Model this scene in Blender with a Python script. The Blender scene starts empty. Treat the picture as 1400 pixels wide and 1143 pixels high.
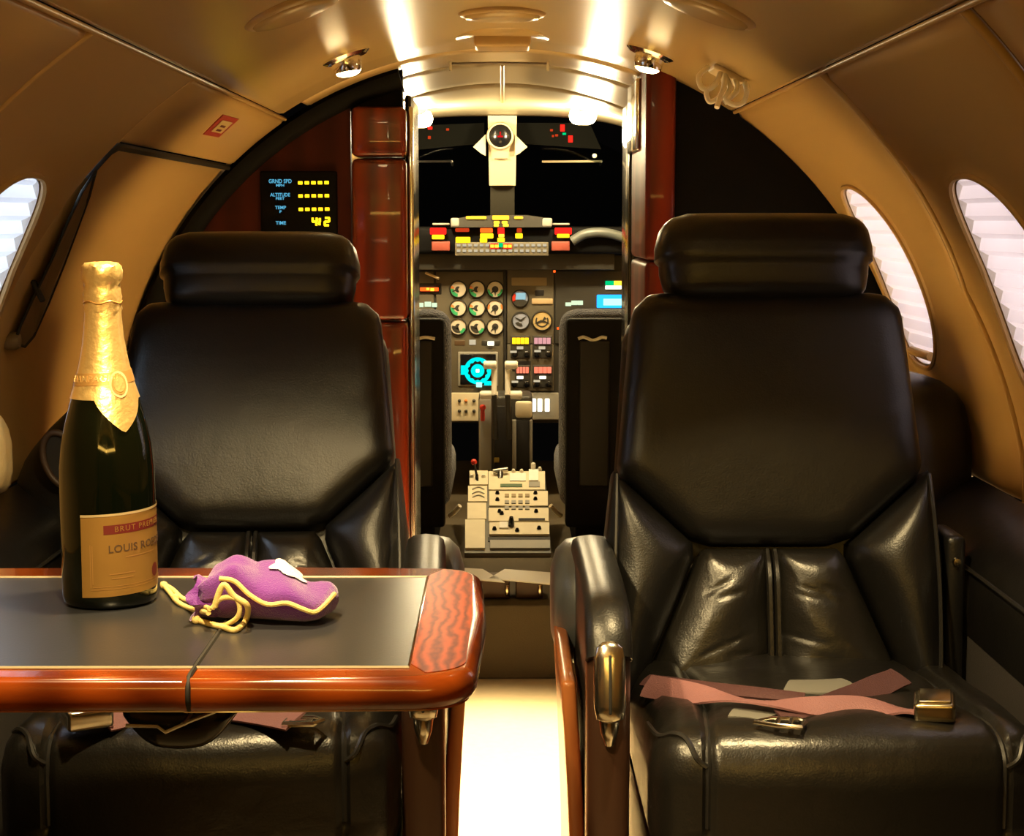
import bpy, bmesh, math, random
import numpy as np
from mathutils import Vector, Matrix, Euler
random.seed(4); np.random.seed(4)
D = bpy.data; S = bpy.context.scene; COL = S.collection
PI = math.pi; rad = math.radians

# ------------------------------------------------------------------ camera
W, H, F = 1400.0, 1143.0, 2400.0
PITCH = math.atan((571.5 - 300) / F); YAW = math.atan(13 / F)
CAM = Vector((0, 0, 1.0))
cd = D.cameras.new('camera'); cam = D.objects.new('camera', cd); COL.objects.link(cam)
cd.sensor_width = 36; cd.lens = 36 * F / W; cd.clip_start = .02
cam.location = CAM; cam.rotation_euler = (PI / 2 - PITCH, 0, -YAW)
S.camera = cam
CM = Euler((PI / 2 - PITCH, 0, -YAW)).to_matrix()

# ------------------------------------------------------------------ world, light, exposure
wd = D.worlds.new('night'); S.world = wd; wd.use_nodes = True
wd.node_tree.nodes['Background'].inputs[0].default_value = (.9, .8, .7, 1)
wd.node_tree.nodes['Background'].inputs[1].default_value = .0015
S.view_settings.view_transform = 'Standard'; S.view_settings.look = 'None'
S.view_settings.gamma = 1; S.view_settings.use_curve_mapping = False
S.view_settings.exposure = 0.0

WARM = (1.0, .57, .10); LAMPW = (1.0, .74, .35)
def area(name, loc, target, size, power, color, shape='RECTANGLE', sy=None):
    l = D.lights.new(name, 'AREA'); l.shape = shape; l.size = size
    if sy: l.size_y = sy
    l.energy = power; l.color = color
    o = D.objects.new(name, l); COL.objects.link(o); o.location = loc
    o.rotation_euler = (Vector(target) - Vector(loc)).to_track_quat('-Z', 'Y').to_euler()
    return o
def spot(name, loc, target, power, color, cone=110, blend=.7, radius=.02):
    l = D.lights.new(name, 'SPOT'); l.energy = power; l.color = color
    l.spot_size = rad(cone); l.spot_blend = blend; l.shadow_soft_size = radius
    o = D.objects.new(name, l); COL.objects.link(o); o.location = loc
    o.rotation_euler = (Vector(target) - Vector(loc)).to_track_quat('-Z', 'Y').to_euler()
    return o
P_AFT_FILL, P_SIDE_FILL, P_READ, P_AISLE, P_COCKPIT, P_WIN = .3, 3.3, 24.0, 380.0, 18.0, 3.9
area('aft_cabin_light', (0, -.75, 1.22), (0, 1.5, .75), .7, P_AFT_FILL, WARM, sy=.15)  # unseen weak fill added behind the camera
for s_ in (-1, 1):      # unseen fill strips added to bounce warm light off the ceiling
    area('cove_light', (s_ * .50, .2, 1.05), (s_ * .1, .9, 1.31), 1.2, P_SIDE_FILL, WARM, sy=.05)

# ------------------------------------------------------------------ pixel -> place helpers
RC, ZC = .74, .57                       # cabin tube radius and axis height
def ray(px, py): return CM @ Vector(((px - W / 2) / F, -(py - H / 2) / F, -1))
def at(px, py, Y):
    d = ray(px, py); return CAM + d * (Y / d.y)
def atz(px, py, z):
    d = ray(px, py); return CAM + d * ((z - 1) / d.z)
def cyl(px, py, R=RC):
    d = ray(px, py); a = d.x ** 2 + d.z ** 2; b = 2 * d.z * (1 - ZC); c = (1 - ZC) ** 2 - R * R
    t = (-b + math.sqrt(b * b - 4 * a * c)) / (2 * a); return CAM + d * t
def shell(Y, deg, R=RC):                # point on the cabin tube, deg from straight up, + to the right
    a = rad(deg); return Vector((R * math.sin(a), Y, ZC + R * math.cos(a)))

# ------------------------------------------------------------------ materials
MATS = {}
def nd(t, typ, **kw):
    n = t.nodes.new(typ)
    for k, v in kw.items(): setattr(n, k, v)
    return n
def mat(name, col, rough=.5, metal=0, spec=.5, coat=0, bump=None, vary=None, sheen=0, emit=None, es=0, trans=0):
    m = D.materials.new(name); m.use_nodes = True; t = m.node_tree
    b = t.nodes['Principled BSDF']
    b.inputs['Base Color'].default_value = (*col, 1); b.inputs['Roughness'].default_value = rough
    b.inputs['Metallic'].default_value = metal; b.inputs['Specular IOR Level'].default_value = spec
    b.inputs['Coat Weight'].default_value = coat; b.inputs['Coat Roughness'].default_value = .04
    b.inputs['Sheen Weight'].default_value = sheen; b.inputs['Transmission Weight'].default_value = trans
    if emit: b.inputs['Emission Color'].default_value = (*emit, 1); b.inputs['Emission Strength'].default_value = es
    tc = nd(t, 'ShaderNodeTexCoord')
    if vary:                             # (scale, second colour, stretch)
        n = nd(t, 'ShaderNodeTexNoise'); n.inputs['Scale'].default_value = vary[0]; n.inputs['Detail'].default_value = 5
        mp = nd(t, 'ShaderNodeMapping'); mp.inputs['Scale'].default_value = vary[2] if len(vary) > 2 else (1, 1, 1)
        t.links.new(tc.outputs['Object'], mp.inputs[0]); t.links.new(mp.outputs[0], n.inputs[0])
        mx = nd(t, 'ShaderNodeMix', data_type='RGBA'); mx.inputs[6].default_value = (*col, 1); mx.inputs[7].default_value = (*vary[1], 1)
        t.links.new(n.outputs[0], mx.inputs[0]); t.links.new(mx.outputs[2], b.inputs['Base Color'])
    if bump:                             # list of (scale, strength, distance)
        last = None
        for sc, st, di in bump:
            n = nd(t, 'ShaderNodeTexNoise'); n.inputs['Scale'].default_value = sc; n.inputs['Detail'].default_value = 3
            t.links.new(tc.outputs['Object'], n.inputs[0])
            bp = nd(t, 'ShaderNodeBump'); bp.inputs['Strength'].default_value = st; bp.inputs['Distance'].default_value = di
            t.links.new(n.outputs[0], bp.inputs['Height'])
            if last: t.links.new(last.outputs[0], bp.inputs['Normal'])
            last = bp
        t.links.new(last.outputs[0], b.inputs['Normal'])
    MATS[name] = m; return m
def wood(name, dark, light, scale=6, axis=(1, 1, .12), rough=.22, dist=6, coat=.7, rot=(0, 0, 0), spec=.5):
    m = mat(name, light, rough, coat=coat, spec=spec); t = m.node_tree; b = t.nodes['Principled BSDF']
    tc = nd(t, 'ShaderNodeTexCoord'); mp = nd(t, 'ShaderNodeMapping'); mp.inputs['Scale'].default_value = axis
    mp.inputs['Rotation'].default_value = rot
    wv = nd(t, 'ShaderNodeTexWave', wave_type='BANDS', bands_direction='X'); wv.inputs['Scale'].default_value = scale
    wv.inputs['Distortion'].default_value = dist; wv.inputs['Detail'].default_value = 3; wv.inputs['Detail Scale'].default_value = 1.2
    ns = nd(t, 'ShaderNodeTexNoise'); ns.inputs['Scale'].default_value = scale * 9; ns.inputs['Detail'].default_value = 6
    mx = nd(t, 'ShaderNodeMix', data_type='RGBA'); mx.inputs[6].default_value = (*dark, 1); mx.inputs[7].default_value = (*light, 1)
    ma = nd(t, 'ShaderNodeMath', operation='MULTIPLY_ADD'); ma.inputs[1].default_value = .65
    m2 = nd(t, 'ShaderNodeMath', operation='MULTIPLY'); m2.inputs[1].default_value = .4
    t.links.new(tc.outputs['Object'], mp.inputs[0]); t.links.new(mp.outputs[0], wv.inputs[0]); t.links.new(mp.outputs[0], ns.inputs[0])
    t.links.new(ns.outputs[0], m2.inputs[0]); t.links.new(wv.outputs[1], ma.inputs[0]); t.links.new(m2.outputs[0], ma.inputs[2])
    t.links.new(ma.outputs[0], mx.inputs[0]); t.links.new(mx.outputs[2], b.inputs['Base Color'])
    return m
def glow(name, col, st):
    m = D.materials.new(name); m.use_nodes = True; t = m.node_tree; t.nodes.clear()
    e = nd(t, 'ShaderNodeEmission'); e.inputs[0].default_value = (*col, 1); e.inputs[1].default_value = st
    o = nd(t, 'ShaderNodeOutputMaterial'); t.links.new(e.outputs[0], o.inputs[0]); MATS[name] = m; return m

LEATHER = mat('black_leather', (.0075, .007, .0065), .36, spec=.5, bump=[(420, .15, .002), (22, .12, .006)])
LEATHER2 = mat('worn_leather', (.010, .009, .0075), .30, spec=.6, bump=[(420, .15, .002), (16, .25, .008), (60, .15, .003)])
PIPING = mat('leather_piping', (.02, .019, .018), .3, spec=.6)
LINER = mat('cream_liner', (.53, .35, .138), .42, spec=.35, bump=[(900, .05, .001)], vary=(3, (.48, .315, .122)))
LINERC = mat('ceiling_liner', (.55, .39, .17), .25, spec=.5, bump=[(6, .03, .01)])
COCKCEIL = mat('cockpit_headliner', (.50, .42, .27), .33, spec=.5)
SEAM = mat('panel_seam', (.30, .2, .09), .5)
GAPM = mat('dark_gap', (.012, .01, .008), .7)
CARPET = mat('beige_carpet', (.72, .60, .42), .95, spec=.1, bump=[(900, .6, .004)], vary=(60, (.62, .51, .35)))
MAHOG = wood('mahogany', (.055, .007, .003), (.22, .028, .008), scale=3, axis=(2.2, 2.2, .35), rough=.3, coat=.35, spec=.35)
MAHOGD = wood('dark_mahogany', (.026, .005, .003), (.062, .010, .006), scale=2.5, axis=(2, 2, .3), rough=.5, coat=0, spec=.15)
MAHOGS = wood('satin_mahogany', (.045, .005, .002), (.20, .020, .006), scale=3, axis=(2.2, 2.2, .35), rough=.4, coat=.1, spec=.2)
TABLEW = wood('table_rosewood', (.07, .009, .002), (.29, .052, .005), scale=5, axis=(.7, 3.2, 3.2), rough=.2, dist=4, coat=.6, rot=(0, 0, 0))
TABLEE = wood('table_end_rosewood', (.050, .005, .001), (.30, .045, .004), scale=9, axis=(3.2, 1.2, 1), rough=.3, dist=9, coat=0, spec=.012)
ARMW = wood('arm_veneer', (.22, .06, .015), (.46, .16, .045), scale=4, axis=(2, 2, .4), rough=.3, coat=.4)
INLAY = mat('table_leather', (.015, .016, .020), .30, spec=.85, bump=[(500, .1, .001)], vary=(9, (.03, .03, .034)))
BLACK = mat('black_trim', (.003, .003, .003), .7, spec=.12)
BLACKG = mat('black_gloss', (.006, .006, .007), .16, spec=.5)
CHROME = mat('chrome', (.8, .78, .74), .12, metal=1)
STEEL = mat('brushed_steel', (.55, .52, .46), .32, metal=1)
BRASS = mat('brass', (.52, .45, .30), .24, metal=1)
WEB = mat('mauve_webbing', (.24, .118, .135), .6, bump=[(500, .4, .002)], vary=(120, (.28, .12, .12), (1, 6, 1)))
WEBD = mat('dark_webbing', (.07, .025, .028), .7, bump=[(500, .4, .002)])
GREYPAD = mat('grey_pad', (.16, .155, .14), .7)
GLASS = mat('bottle_glass', (.002, .003, .0012), .05, spec=.5)
FOIL = mat('gold_foil', (.95, .66, .26), .36, metal=.8, bump=[(140, .3, .003), (40, .25, .004)])
FOILD = mat('gold_foil_print', (.45, .24, .07), .45, metal=.5)
LABELM = mat('label_gold', (.36, .20, .05), .42, metal=.4, vary=(40, (.28, .15, .035)))
LABELE = mat('label_edge', (.85, .68, .38), .35, metal=.6)
LABELT = mat('label_ink', (.07, .035, .015), .6)
LABELR = mat('label_red', (.12, .010, .008), .5)
FELT = mat('purple_felt', (.16, .034, .28), .95, spec=.1, sheen=.5, bump=[(700, .5, .003), (35, .3, .008)])
CORD = mat('yellow_cord', (.78, .60, .22), .7, bump=[(900, .5, .002)])
EMBR = mat('white_embroidery', (.80, .70, .80), .8, bump=[(600, .6, .003)])
PLEAT = D.materials.new('pleated_shade'); PLEAT.use_nodes = True
t = PLEAT.node_tree; t.nodes.clear()
o_ = nd(t, 'ShaderNodeOutputMaterial'); a_ = nd(t, 'ShaderNodeBsdfDiffuse'); b_ = nd(t, 'ShaderNodeBsdfTranslucent'); m_ = nd(t, 'ShaderNodeMixShader')
a_.inputs[0].default_value = (.80, .74, .72, 1); b_.inputs[0].default_value = (.86, .76, .74, 1); m_.inputs[0].default_value = .5
t.links.new(a_.outputs[0], m_.inputs[1]); t.links.new(b_.outputs[0], m_.inputs[2]); t.links.new(m_.outputs[0], o_.inputs[0])
PANE = D.materials.new('milky_pane'); PANE.use_nodes = True
t = PANE.node_tree; t.nodes.clear()
o_ = nd(t, 'ShaderNodeOutputMaterial'); a_ = nd(t, 'ShaderNodeBsdfTransparent'); b_ = nd(t, 'ShaderNodeBsdfTranslucent'); m_ = nd(t, 'ShaderNodeMixShader')
a_.inputs[0].default_value = (.9, .92, .95, 1); b_.inputs[0].default_value = (.9, .9, .9, 1); m_.inputs[0].default_value = .6
t.links.new(a_.outputs[0], m_.inputs[1]); t.links.new(b_.outputs[0], m_.inputs[2]); t.links.new(m_.outputs[0], o_.inputs[0])
WSH = D.materials.new('windshield_glass'); WSH.use_nodes = True
t = WSH.node_tree; t.nodes.clear()
o_ = nd(t, 'ShaderNodeOutputMaterial'); a_ = nd(t, 'ShaderNodeBsdfTransparent'); b_ = nd(t, 'ShaderNodeBsdfGlossy'); m_ = nd(t, 'ShaderNodeMixShader')
a_.inputs[0].default_value = (.5, .55, .55, 1); b_.inputs[0].default_value = (.5, .5, .5, 1); b_.inputs[1].default_value = .03; m_.inputs[0].default_value = .06
t.links.new(a_.outputs[0], m_.inputs[1]); t.links.new(b_.outputs[0], m_.inputs[2]); t.links.new(m_.outputs[0], o_.inputs[0])
PANEL = mat('panel_olive', (.125, .108, .072), .55, vary=(30, (.10, .085, .055)))
PANELD = mat('panel_dark', (.035, .032, .025), .5)
CREAMP = mat('cream_panel', (.78, .70, .50), .5, vary=(25, (.66, .58, .40)))
GREYP = mat('grey_panel', (.30, .29, .25), .5)
WHITEP = mat('white_plastic', (.86, .82, .70), .4)
IVORY = mat('ivory_plastic', (.66, .54, .34), .4)
DIALF = mat('dial_face', (.70, .62, .48), .5); DIALT = mat('dial_tan', (.55, .40, .17), .5); DIALB = mat('dial_blue', (.30, .33, .44), .5)
GREENP = mat('green_arc', (.04, .42, .17), .5); ORANGEP = mat('orange_arc', (.75, .25, .06), .5); REDP = mat('red_knob', (.65, .04, .02), .35)
SHEEP = mat('sheepskin', (.045, .06, .105), .95, spec=.1, sheen=.6, bump=[(260, 1, .01)])
SEATBK = mat('cockpit_seat_back', (.006, .006, .006), .75, spec=.2)
PAPER = mat('white_paper', (.82, .80, .74), .8)
BROWNL = mat('brown_leather_box', (.07, .035, .016), .5)
STEPM = mat('step_carpet', (.10, .078, .045), .95, bump=[(700, .5, .004)])
SIDEP = mat('dark_side_panel', (.040, .034, .032), .75, bump=[(500, .3, .002)])
CREAMC = mat('cream_cloth', (.82, .66, .36), .8, bump=[(200, .3, .003)])
G_RED = glow('glow_red', (1, .015, .008), 2.2); G_ORANGE = glow('glow_orange', (1, .10, .01), 2.2); G_AMBER = glow('glow_amber', (1, .50, .03), 2.4)
G_YEL = glow('glow_yellow', (1, .58, .01), 2.2); G_CYAN = glow('glow_cyan', (0, .75, .72), 1.3); G_BLUE = glow('glow_blue', (.02, .35, 1), 2.2)
G_LBLUE = glow('glow_light_blue', (.12, .50, .75), .9); G_GREEN = glow('glow_green', (0, .55, .18), 1.2); G_WHITE = glow('glow_white', (1, .93, .75), 2)
G_PINK = glow('glow_pink', (.9, .42, .42), .9); G_PALE = glow('glow_pale', (.75, .95, .62), 1.1); G_SMALL = glow('glow_legend', (.8, .68, .45), .8)
G_LENS = glow('lamp_lens', LAMPW, 30); G_BULB = glow('cockpit_bulb', (1, .80, .42), 38)

# ------------------------------------------------------------------ mesh helpers
def wloc(o):
    v = Vector((0, 0, 0))
    while o: v = v + o.location; o = o.parent
    return v
def mk(name, v, f, m, parent=None, world=False, smooth=True, sharp=50):
    off = wloc(parent) if (world and parent) else Vector((0, 0, 0))
    me = D.meshes.new(name); me.from_pydata([tuple(Vector(p) - off) for p in v], [], f); me.update()
    bm = bmesh.new(); bm.from_mesh(me); bmesh.ops.recalc_face_normals(bm, faces=bm.faces)
    if smooth:
        for fc in bm.faces: fc.smooth = True
        for e in bm.edges:
            if len(e.link_faces) == 2 and e.calc_face_angle(0) > rad(sharp): e.smooth = False
    bm.to_mesh(me); bm.free()
    me.materials.append(m); o = D.objects.new(name, me); COL.objects.link(o)
    if parent: o.parent = parent
    return o
def tag(o, label, cat, group=None):
    o['label'] = label; o['category'] = cat
    if group: o['group'] = group
    return o
def struct(o, label=None):
    o['kind'] = 'structure'
    if label: o['label'] = label
    return o
def thing(name, loc, label, cat, group=None, rz=0):
    o = D.objects.new(name, None); COL.objects.link(o); o.location = loc; o.rotation_euler = (0, 0, rz)
    o.empty_display_size = .05
    return tag(o, label, cat, group)
def merge(*parts):
    V, Fc = [], []
    for v, f in parts:
        n = len(V); V += [Vector(p) for p in v]; Fc += [tuple(i + n for i in q) for q in f]
    return V, Fc
def xf(vf, M): return [M @ Vector(p) for p in vf[0]], vf[1]
def TR(loc, rx=0, ry=0, rz=0): return Matrix.Translation(Vector(loc)) @ Euler((rx, ry, rz)).to_matrix().to_4x4()
def rbox(size, r=.004, n=3, c=(0, 0, 0), fn=None):
    """rounded box, n subdivisions per edge (int or triple)"""
    sx, sy, sz = [s / 2 for s in size]; r = min(r, sx * .999, sy * .999, sz * .999)
    if isinstance(n, int): n = (n, n, n)
    idx = {}; V = []; Fc = []
    def ax(h, k, nn):            # sample denser near the ends
        q = k / nn
        return -h + 2 * h * q
    def axp(h, nn):
        e = [-h, -h + r * .12, -h + r * .45, -h + r] if nn > 1 else [-h, -h + r]
        mid = [(-h + r) + (2 * h - 2 * r) * k / nn for k in range(1, nn)]
        return e + mid + [-q for q in reversed(e)]
    A = [axp(sx, n[0]), axp(sy, n[1]), axp(sz, n[2])]
    L = [len(a) - 1 for a in A]
    def vid(i, j, k):
        key = (i, j, k)
        if key not in idx:
            p = Vector((A[0][i], A[1][j], A[2][k]))
            q = Vector((max(-sx + r, min(sx - r, p.x)), max(-sy + r, min(sy - r, p.y)), max(-sz + r, min(sz - r, p.z))))
            d = p - q
            if d.length > 1e-9: p = q + d.normalized() * r
            if fn: p = Vector(fn(p))
            idx[key] = len(V); V.append(p + Vector(c))
        return idx[key]
    for i in range(L[0]):
        for j in range(L[1]):
            for k in (0, L[2]): Fc.append((vid(i, j, k), vid(i + 1, j, k), vid(i + 1, j + 1, k), vid(i, j + 1, k)))
    for i in range(L[0]):
        for k in range(L[2]):
            for j in (0, L[1]): Fc.append((vid(i, j, k), vid(i + 1, j, k), vid(i + 1, j, k + 1), vid(i, j, k + 1)))
    for j in range(L[1]):
        for k in range(L[2]):
            for i in (0, L[0]): Fc.append((vid(i, j, k), vid(i, j + 1, k), vid(i, j + 1, k + 1), vid(i, j, k + 1)))
    return V, Fc
def smoothpath(P, n=8, closed=False):
    P = [Vector(p) for p in P]; out = []; m = len(P)
    for i in range(m if closed else m - 1):
        if closed: a, b, c, d = P[(i - 1) % m], P[i], P[(i + 1) % m], P[(i + 2) % m]
        else: a, b, c, d = P[max(i - 1, 0)], P[i], P[i + 1], P[min(i + 2, m - 1)]
        for k in range(n):
            s = k / n
            out.append(.5 * ((2 * b) + (c - a) * s + (2 * a - 5 * b + 4 * c - d) * s * s + (3 * b - a - 3 * c + d) * s ** 3))
    if not closed: out.append(P[-1])
    return out
def tube(P, r, seg=8, closed=False):
    P = [Vector(p) for p in P]; n = len(P); V = []; Fc = []
    up = Vector((0, 0, 1)); prev = None
    for i in range(n):
        a = P[(i - 1) % n] if closed or i else P[0]; b = P[(i + 1) % n] if closed or i < n - 1 else P[-1]
        t_ = (b - a).normalized()
        if prev is None:
            s = t_.cross(up)
            if s.length < .1: s = t_.cross(Vector((1, 0, 0)))
        else: s = prev - t_ * prev.dot(t_)
        s.normalize(); prev = s; u = t_.cross(s)
        rr = r[i] if isinstance(r, (list, tuple)) else r
        for k in range(seg):
            q = 2 * PI * k / seg; V.append(P[i] + (s * math.cos(q) + u * math.sin(q)) * rr)
    m = n if closed else n - 1
    for i in range(m):
        for k in range(seg):
            a = i * seg + k; b = i * seg + (k + 1) % seg; c = ((i + 1) % n) * seg
            Fc.append((a, b, c + (k + 1) % seg, c + k))
    if not closed:
        Fc.append(tuple(range(seg))); Fc.append(tuple((n - 1) * seg + k for k in range(seg)))
    return V, Fc
def lathe(prof, seg=32, axis='z'):
    V = []; Fc = []; n = len(prof)
    for r, z in prof:
        for k in range(seg):
            q = 2 * PI * k / seg
            x, y = r * math.cos(q), r * math.sin(q)
            V.append(Vector((x, y, z)) if axis == 'z' else Vector((x, -z, y)))   # 'y': grows toward the viewer (-y)
    for i in range(n - 1):
        for k in range(seg):
            Fc.append((i * seg + k, i * seg + (k + 1) % seg, (i + 1) * seg + (k + 1) % seg, (i + 1) * seg + k))
    Fc.append(tuple(range(seg))); Fc.append(tuple((n - 1) * seg + k for k in range(seg)))
    return V, Fc
def prism(poly, fn, h0, h1, bev=0):
    """polygon (a, b) lifted along h with a small chamfer; fn(a, b, h) -> point"""
    n = len(poly); V = []; Fc = []
    P = [Vector(p) for p in poly]; cen = sum(P, Vector((0, 0))) / n
    def ins(p):
        d = cen - p; return p + d.normalized() * bev if d.length > bev else p
    levels = [(h0, 0)] + ([(h1 - bev, 0), (h1, 1)] if bev else [(h1, 0)])
    for h, k in levels:
        for p in P:
            q = ins(p) if k else p; V.append(Vector(fn(q.x, q.y, h)))
    for l in range(len(levels) - 1):
        for i in range(n): Fc.append((l * n + i, l * n + (i + 1) % n, (l + 1) * n + (i + 1) % n, (l + 1) * n + i))
    Fc.append(tuple(range(n))); Fc.append(tuple((len(levels) - 1) * n + i for i in range(n)))
    return V, Fc
def chaikin(P, k=2, c=.25):
    P = [Vector(p) for p in P]
    for _ in range(k):
        Q = []
        for i in range(len(P)):
            a, b = P[i], P[(i + 1) % len(P)]; Q += [a * (1 - c) + b * c, a * c + b * (1 - c)]
        P = Q
    return P
def resample(P, N):
    P = [Vector(p) for p in P]; n = len(P); L = [(P[(i + 1) % n] - P[i]).length for i in range(n)]; T = sum(L); out = []
    i = 0; acc = 0
    for k in range(N):
        s = T * k / N
        while acc + L[i] < s: acc += L[i]; i += 1
        out.append(P[i].lerp(P[(i + 1) % n], (s - acc) / max(L[i], 1e-9)))
    return out
def pillow(poly, puff, r, back=.03, N=110, M=13, rnd=2, fn=None, crown=0, c=.18):
    """stuffed leather panel: height grows from the seam inwards with a round shoulder of radius r"""
    B = resample(chaikin(poly, rnd, c), N); A = np.array([[p.x, p.y] for p in B]); A2 = np.roll(A, -1, 0)
    PA = np.array([[p[0], p[1]] for p in poly]); PB = np.roll(PA, -1, 0)
    cen = A.mean(0); V = []; Fc = []
    dmax = 1e-6
    rows = []
    for k in range(M):
        s = (k / M) ** 1.6
        Q = A + (cen - A) * s
        d = np.full(N, 1e9); acc = np.zeros(N)
        for a, b in zip(PA, PB):
            ab = b - a; tt = np.clip(((Q - a) @ ab) / max(ab @ ab, 1e-12), 0, 1)
            acc += 1 / np.maximum(np.hypot(*(Q - a - tt[:, None] * ab).T), 1e-5) ** 2.5
        for a, b in zip(A, A2):
            ab = b - a; tt = np.clip(((Q - a) @ ab) / max(ab @ ab, 1e-12), 0, 1)
            d = np.minimum(d, np.hypot(*(Q - a - tt[:, None] * ab).T))
        d = np.minimum(d, 1.15 * acc ** (-1 / 2.5)) if k else d * 0
        rows.append((Q, d)); dmax = max(dmax, d.max())
    def hh(d): return puff * math.sqrt(max(0, 1 - (1 - min(d / r, 1)) ** 2)) + crown * (d / dmax) ** 1.2 * (1 if d > 0 else 0)
    V += [(p[0], p[1], -back) for p in A]
    for Q, d in rows: V += [(q[0], q[1], hh(e)) for q, e in zip(Q, d)]
    V.append((cen[0], cen[1], hh(dmax)))
    for k in range(M):
        for i in range(N): Fc.append((k * N + i, k * N + (i + 1) % N, (k + 1) * N + (i + 1) % N, (k + 1) * N + i))
    for i in range(N): Fc.append((M * N + i, M * N + (i + 1) % N, len(V) - 1))
    Fc.append(tuple(range(N)))
    if fn: V = [fn(*p) for p in V]
    return V, Fc
def textmesh(body, size, extr=.0004, bold=0, align='CENTER', space=1):
    cu = D.curves.new('text', 'FONT'); cu.body = body; cu.size = size; cu.extrude = extr; cu.offset = bold
    cu.align_x = align; cu.align_y = 'CENTER'; cu.resolution_u = 3; cu.space_character = space
    ob = D.objects.new('text', cu); COL.objects.link(ob); dg = bpy.context.evaluated_depsgraph_get(); dg.update()
    me = D.meshes.new_from_object(ob.evaluated_get(dg))
    V = [v.co.copy() for v in me.vertices]; Fc = [tuple(p.vertices) for p in me.polygons]
    D.objects.remove(ob); D.curves.remove(cu); D.meshes.remove(me)
    return V, Fc
def ribbon(P, w, th=.0016, n=8, side=None):
    """webbing strap following P; w width; side(i, t) optional sideways vector"""
    P = smoothpath(P, n); V = []; Fc = []
    for i, p in enumerate(P):
        t_ = (P[min(i + 1, len(P) - 1)] - P[max(i - 1, 0)]).normalized()
        s = side(i / (len(P) - 1)) if side else Vector((0, 0, 1)).cross(t_)
        s = (s - t_ * s.dot(t_)).normalized(); u = t_.cross(s)
        if u.z < 0: u = -u
        for a in (-1, -.5, 0, .5, 1):
            V.append(p + s * w / 2 * a + u * (th * (.5 + .5 * (1 - a * a))))
        for a in (1, -1): V.append(p + s * w / 2 * a - u * th * .3)
    m = 7
    for i in range(len(P) - 1):
        for k in range(m): Fc.append((i * m + k, i * m + (k + 1) % m, (i + 1) * m + (k + 1) % m, (i + 1) * m + k))
    Fc.append(tuple(range(m))); Fc.append(tuple((len(P) - 1) * m + k for k in range(m)))
    return V, Fc

# ------------------------------------------------------------------ the setting: cabin tube
YA, YB = -.9, 3.40                       # aft end, forward bulkhead
def patch(y0, y1, a0, a1, R, ny=10, na=14, th=.012, fn=None, bev=.006):
    """a curved liner panel with turned-back edges; fn(Y, ang) -> extra radius"""
    V = []; Fc = []
    ys = [y0, y0 + .002] + list(np.linspace(y0 + bev * 1.5, y1 - bev * 1.5, ny + 1)) + [y1 - .002, y1]
    da = math.degrees(bev / R)
    an = [a0, a0 + da * .25] + list(np.linspace(a0 + da * 1.5, a1 - da * 1.5, na + 1)) + [a1 - da * .25, a1]
    for i, y in enumerate(ys):
        for j, a in enumerate(an):
            e = (fn(y, a) if fn else 0)
            k = min(i, j, len(ys) - 1 - i, len(an) - 1 - j)
            e += [th, bev * .7, 0][min(k, 2)]
            V.append(shell(y, a, R + e))
    n = len(an)
    for i in range(len(ys) - 1):
        for j in range(n - 1): Fc.append((i * n + j, i * n + j + 1, (i + 1) * n + j + 1, (i + 1) * n + j))
    return V, Fc
WIN_A, WIN_H, WIN_W = 62.5, 13.0, .150   # window centre angle, half height (deg), half width (m)
def win_pt(yc, sg, q, grow=1.0, e=2.5):
    c, s = math.cos(q), math.sin(q)
    u = math.copysign(abs(c) ** (2 / e), c) * WIN_W * grow; v = math.copysign(abs(s) ** (2 / e), s) * WIN_H * grow
    return yc + u + .055 * v / WIN_H, sg * (WIN_A + v)
def seam_y(y, a):                        # the frame joint leans with height
    return y + np.interp(abs(a), [30, 44, 64, 82, 100], [-.17, -.05, .08, .01, 0])
def panel_window(y0, y1, a0, a1, yc, sg, R=RC, M=16, sw0=0, sw1=0, bulge=.009):
    q = [2 * PI * k / 96 for k in range(96)]; V = []; Fc = []
    c = Vector((yc, WIN_A))
    outer = []
    for k in q:                          # where a ray from the window centre meets the panel's edge
        dx, dy = math.cos(k) * WIN_W, math.sin(k) * WIN_H
        ts = []
        if dx: ts.append(((y1 if dx > 0 else y0) - yc) / dx)
        if dy: ts.append(((a1 if dy > 0 else a0) - WIN_A) / dy)
        tt = min(ts); outer.append((yc + dx * tt, WIN_A + dy * tt))
    for cy, ca in ((y0, a0), (y0, a1), (y1, a0), (y1, a1)):
        i = min(range(96), key=lambda i: (outer[i][0] - cy) ** 2 + ((outer[i][1] - ca) / 60) ** 2); outer[i] = (cy, ca)
    n = 96
    lip = [(1.0, .022), (1.0, .008), (1.02, .002), (1.06, -.003), (1.10, 0)]
    for g, e in lip:
        for k in q:
            y, a = win_pt(yc, 1, k, g); V.append(shell(y, sg * a, R + e))
    for m in range(1, M + 1):
        s = m / M
        for i, k in enumerate(q):
            y, a = win_pt(yc, 1, k, 1.10); oy, oa = outer[i]
            yy = y + (oy - y) * s; aa = a + (oa - a) * s
            w = ((yy - y0) / (y1 - y0))
            sy = (1 - w) * (seam_y(0, aa) * sw0) + w * (seam_y(0, aa) * sw1)
            edge = min(abs(yy - y0), abs(y1 - yy)); e = bulge * max(0, 1 - edge / .10) ** 2 + (.008 if m == M and bulge else 0)
            V.append(shell(yy + sy, sg * aa, R + e))
    T = len(lip) + M
    for l in range(T - 1):
        for i in range(n): Fc.append((l * n + i, l * n + (i + 1) % n, (l + 1) * n + (i + 1) % n, (l + 1) * n + i))
    return V, Fc

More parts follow.
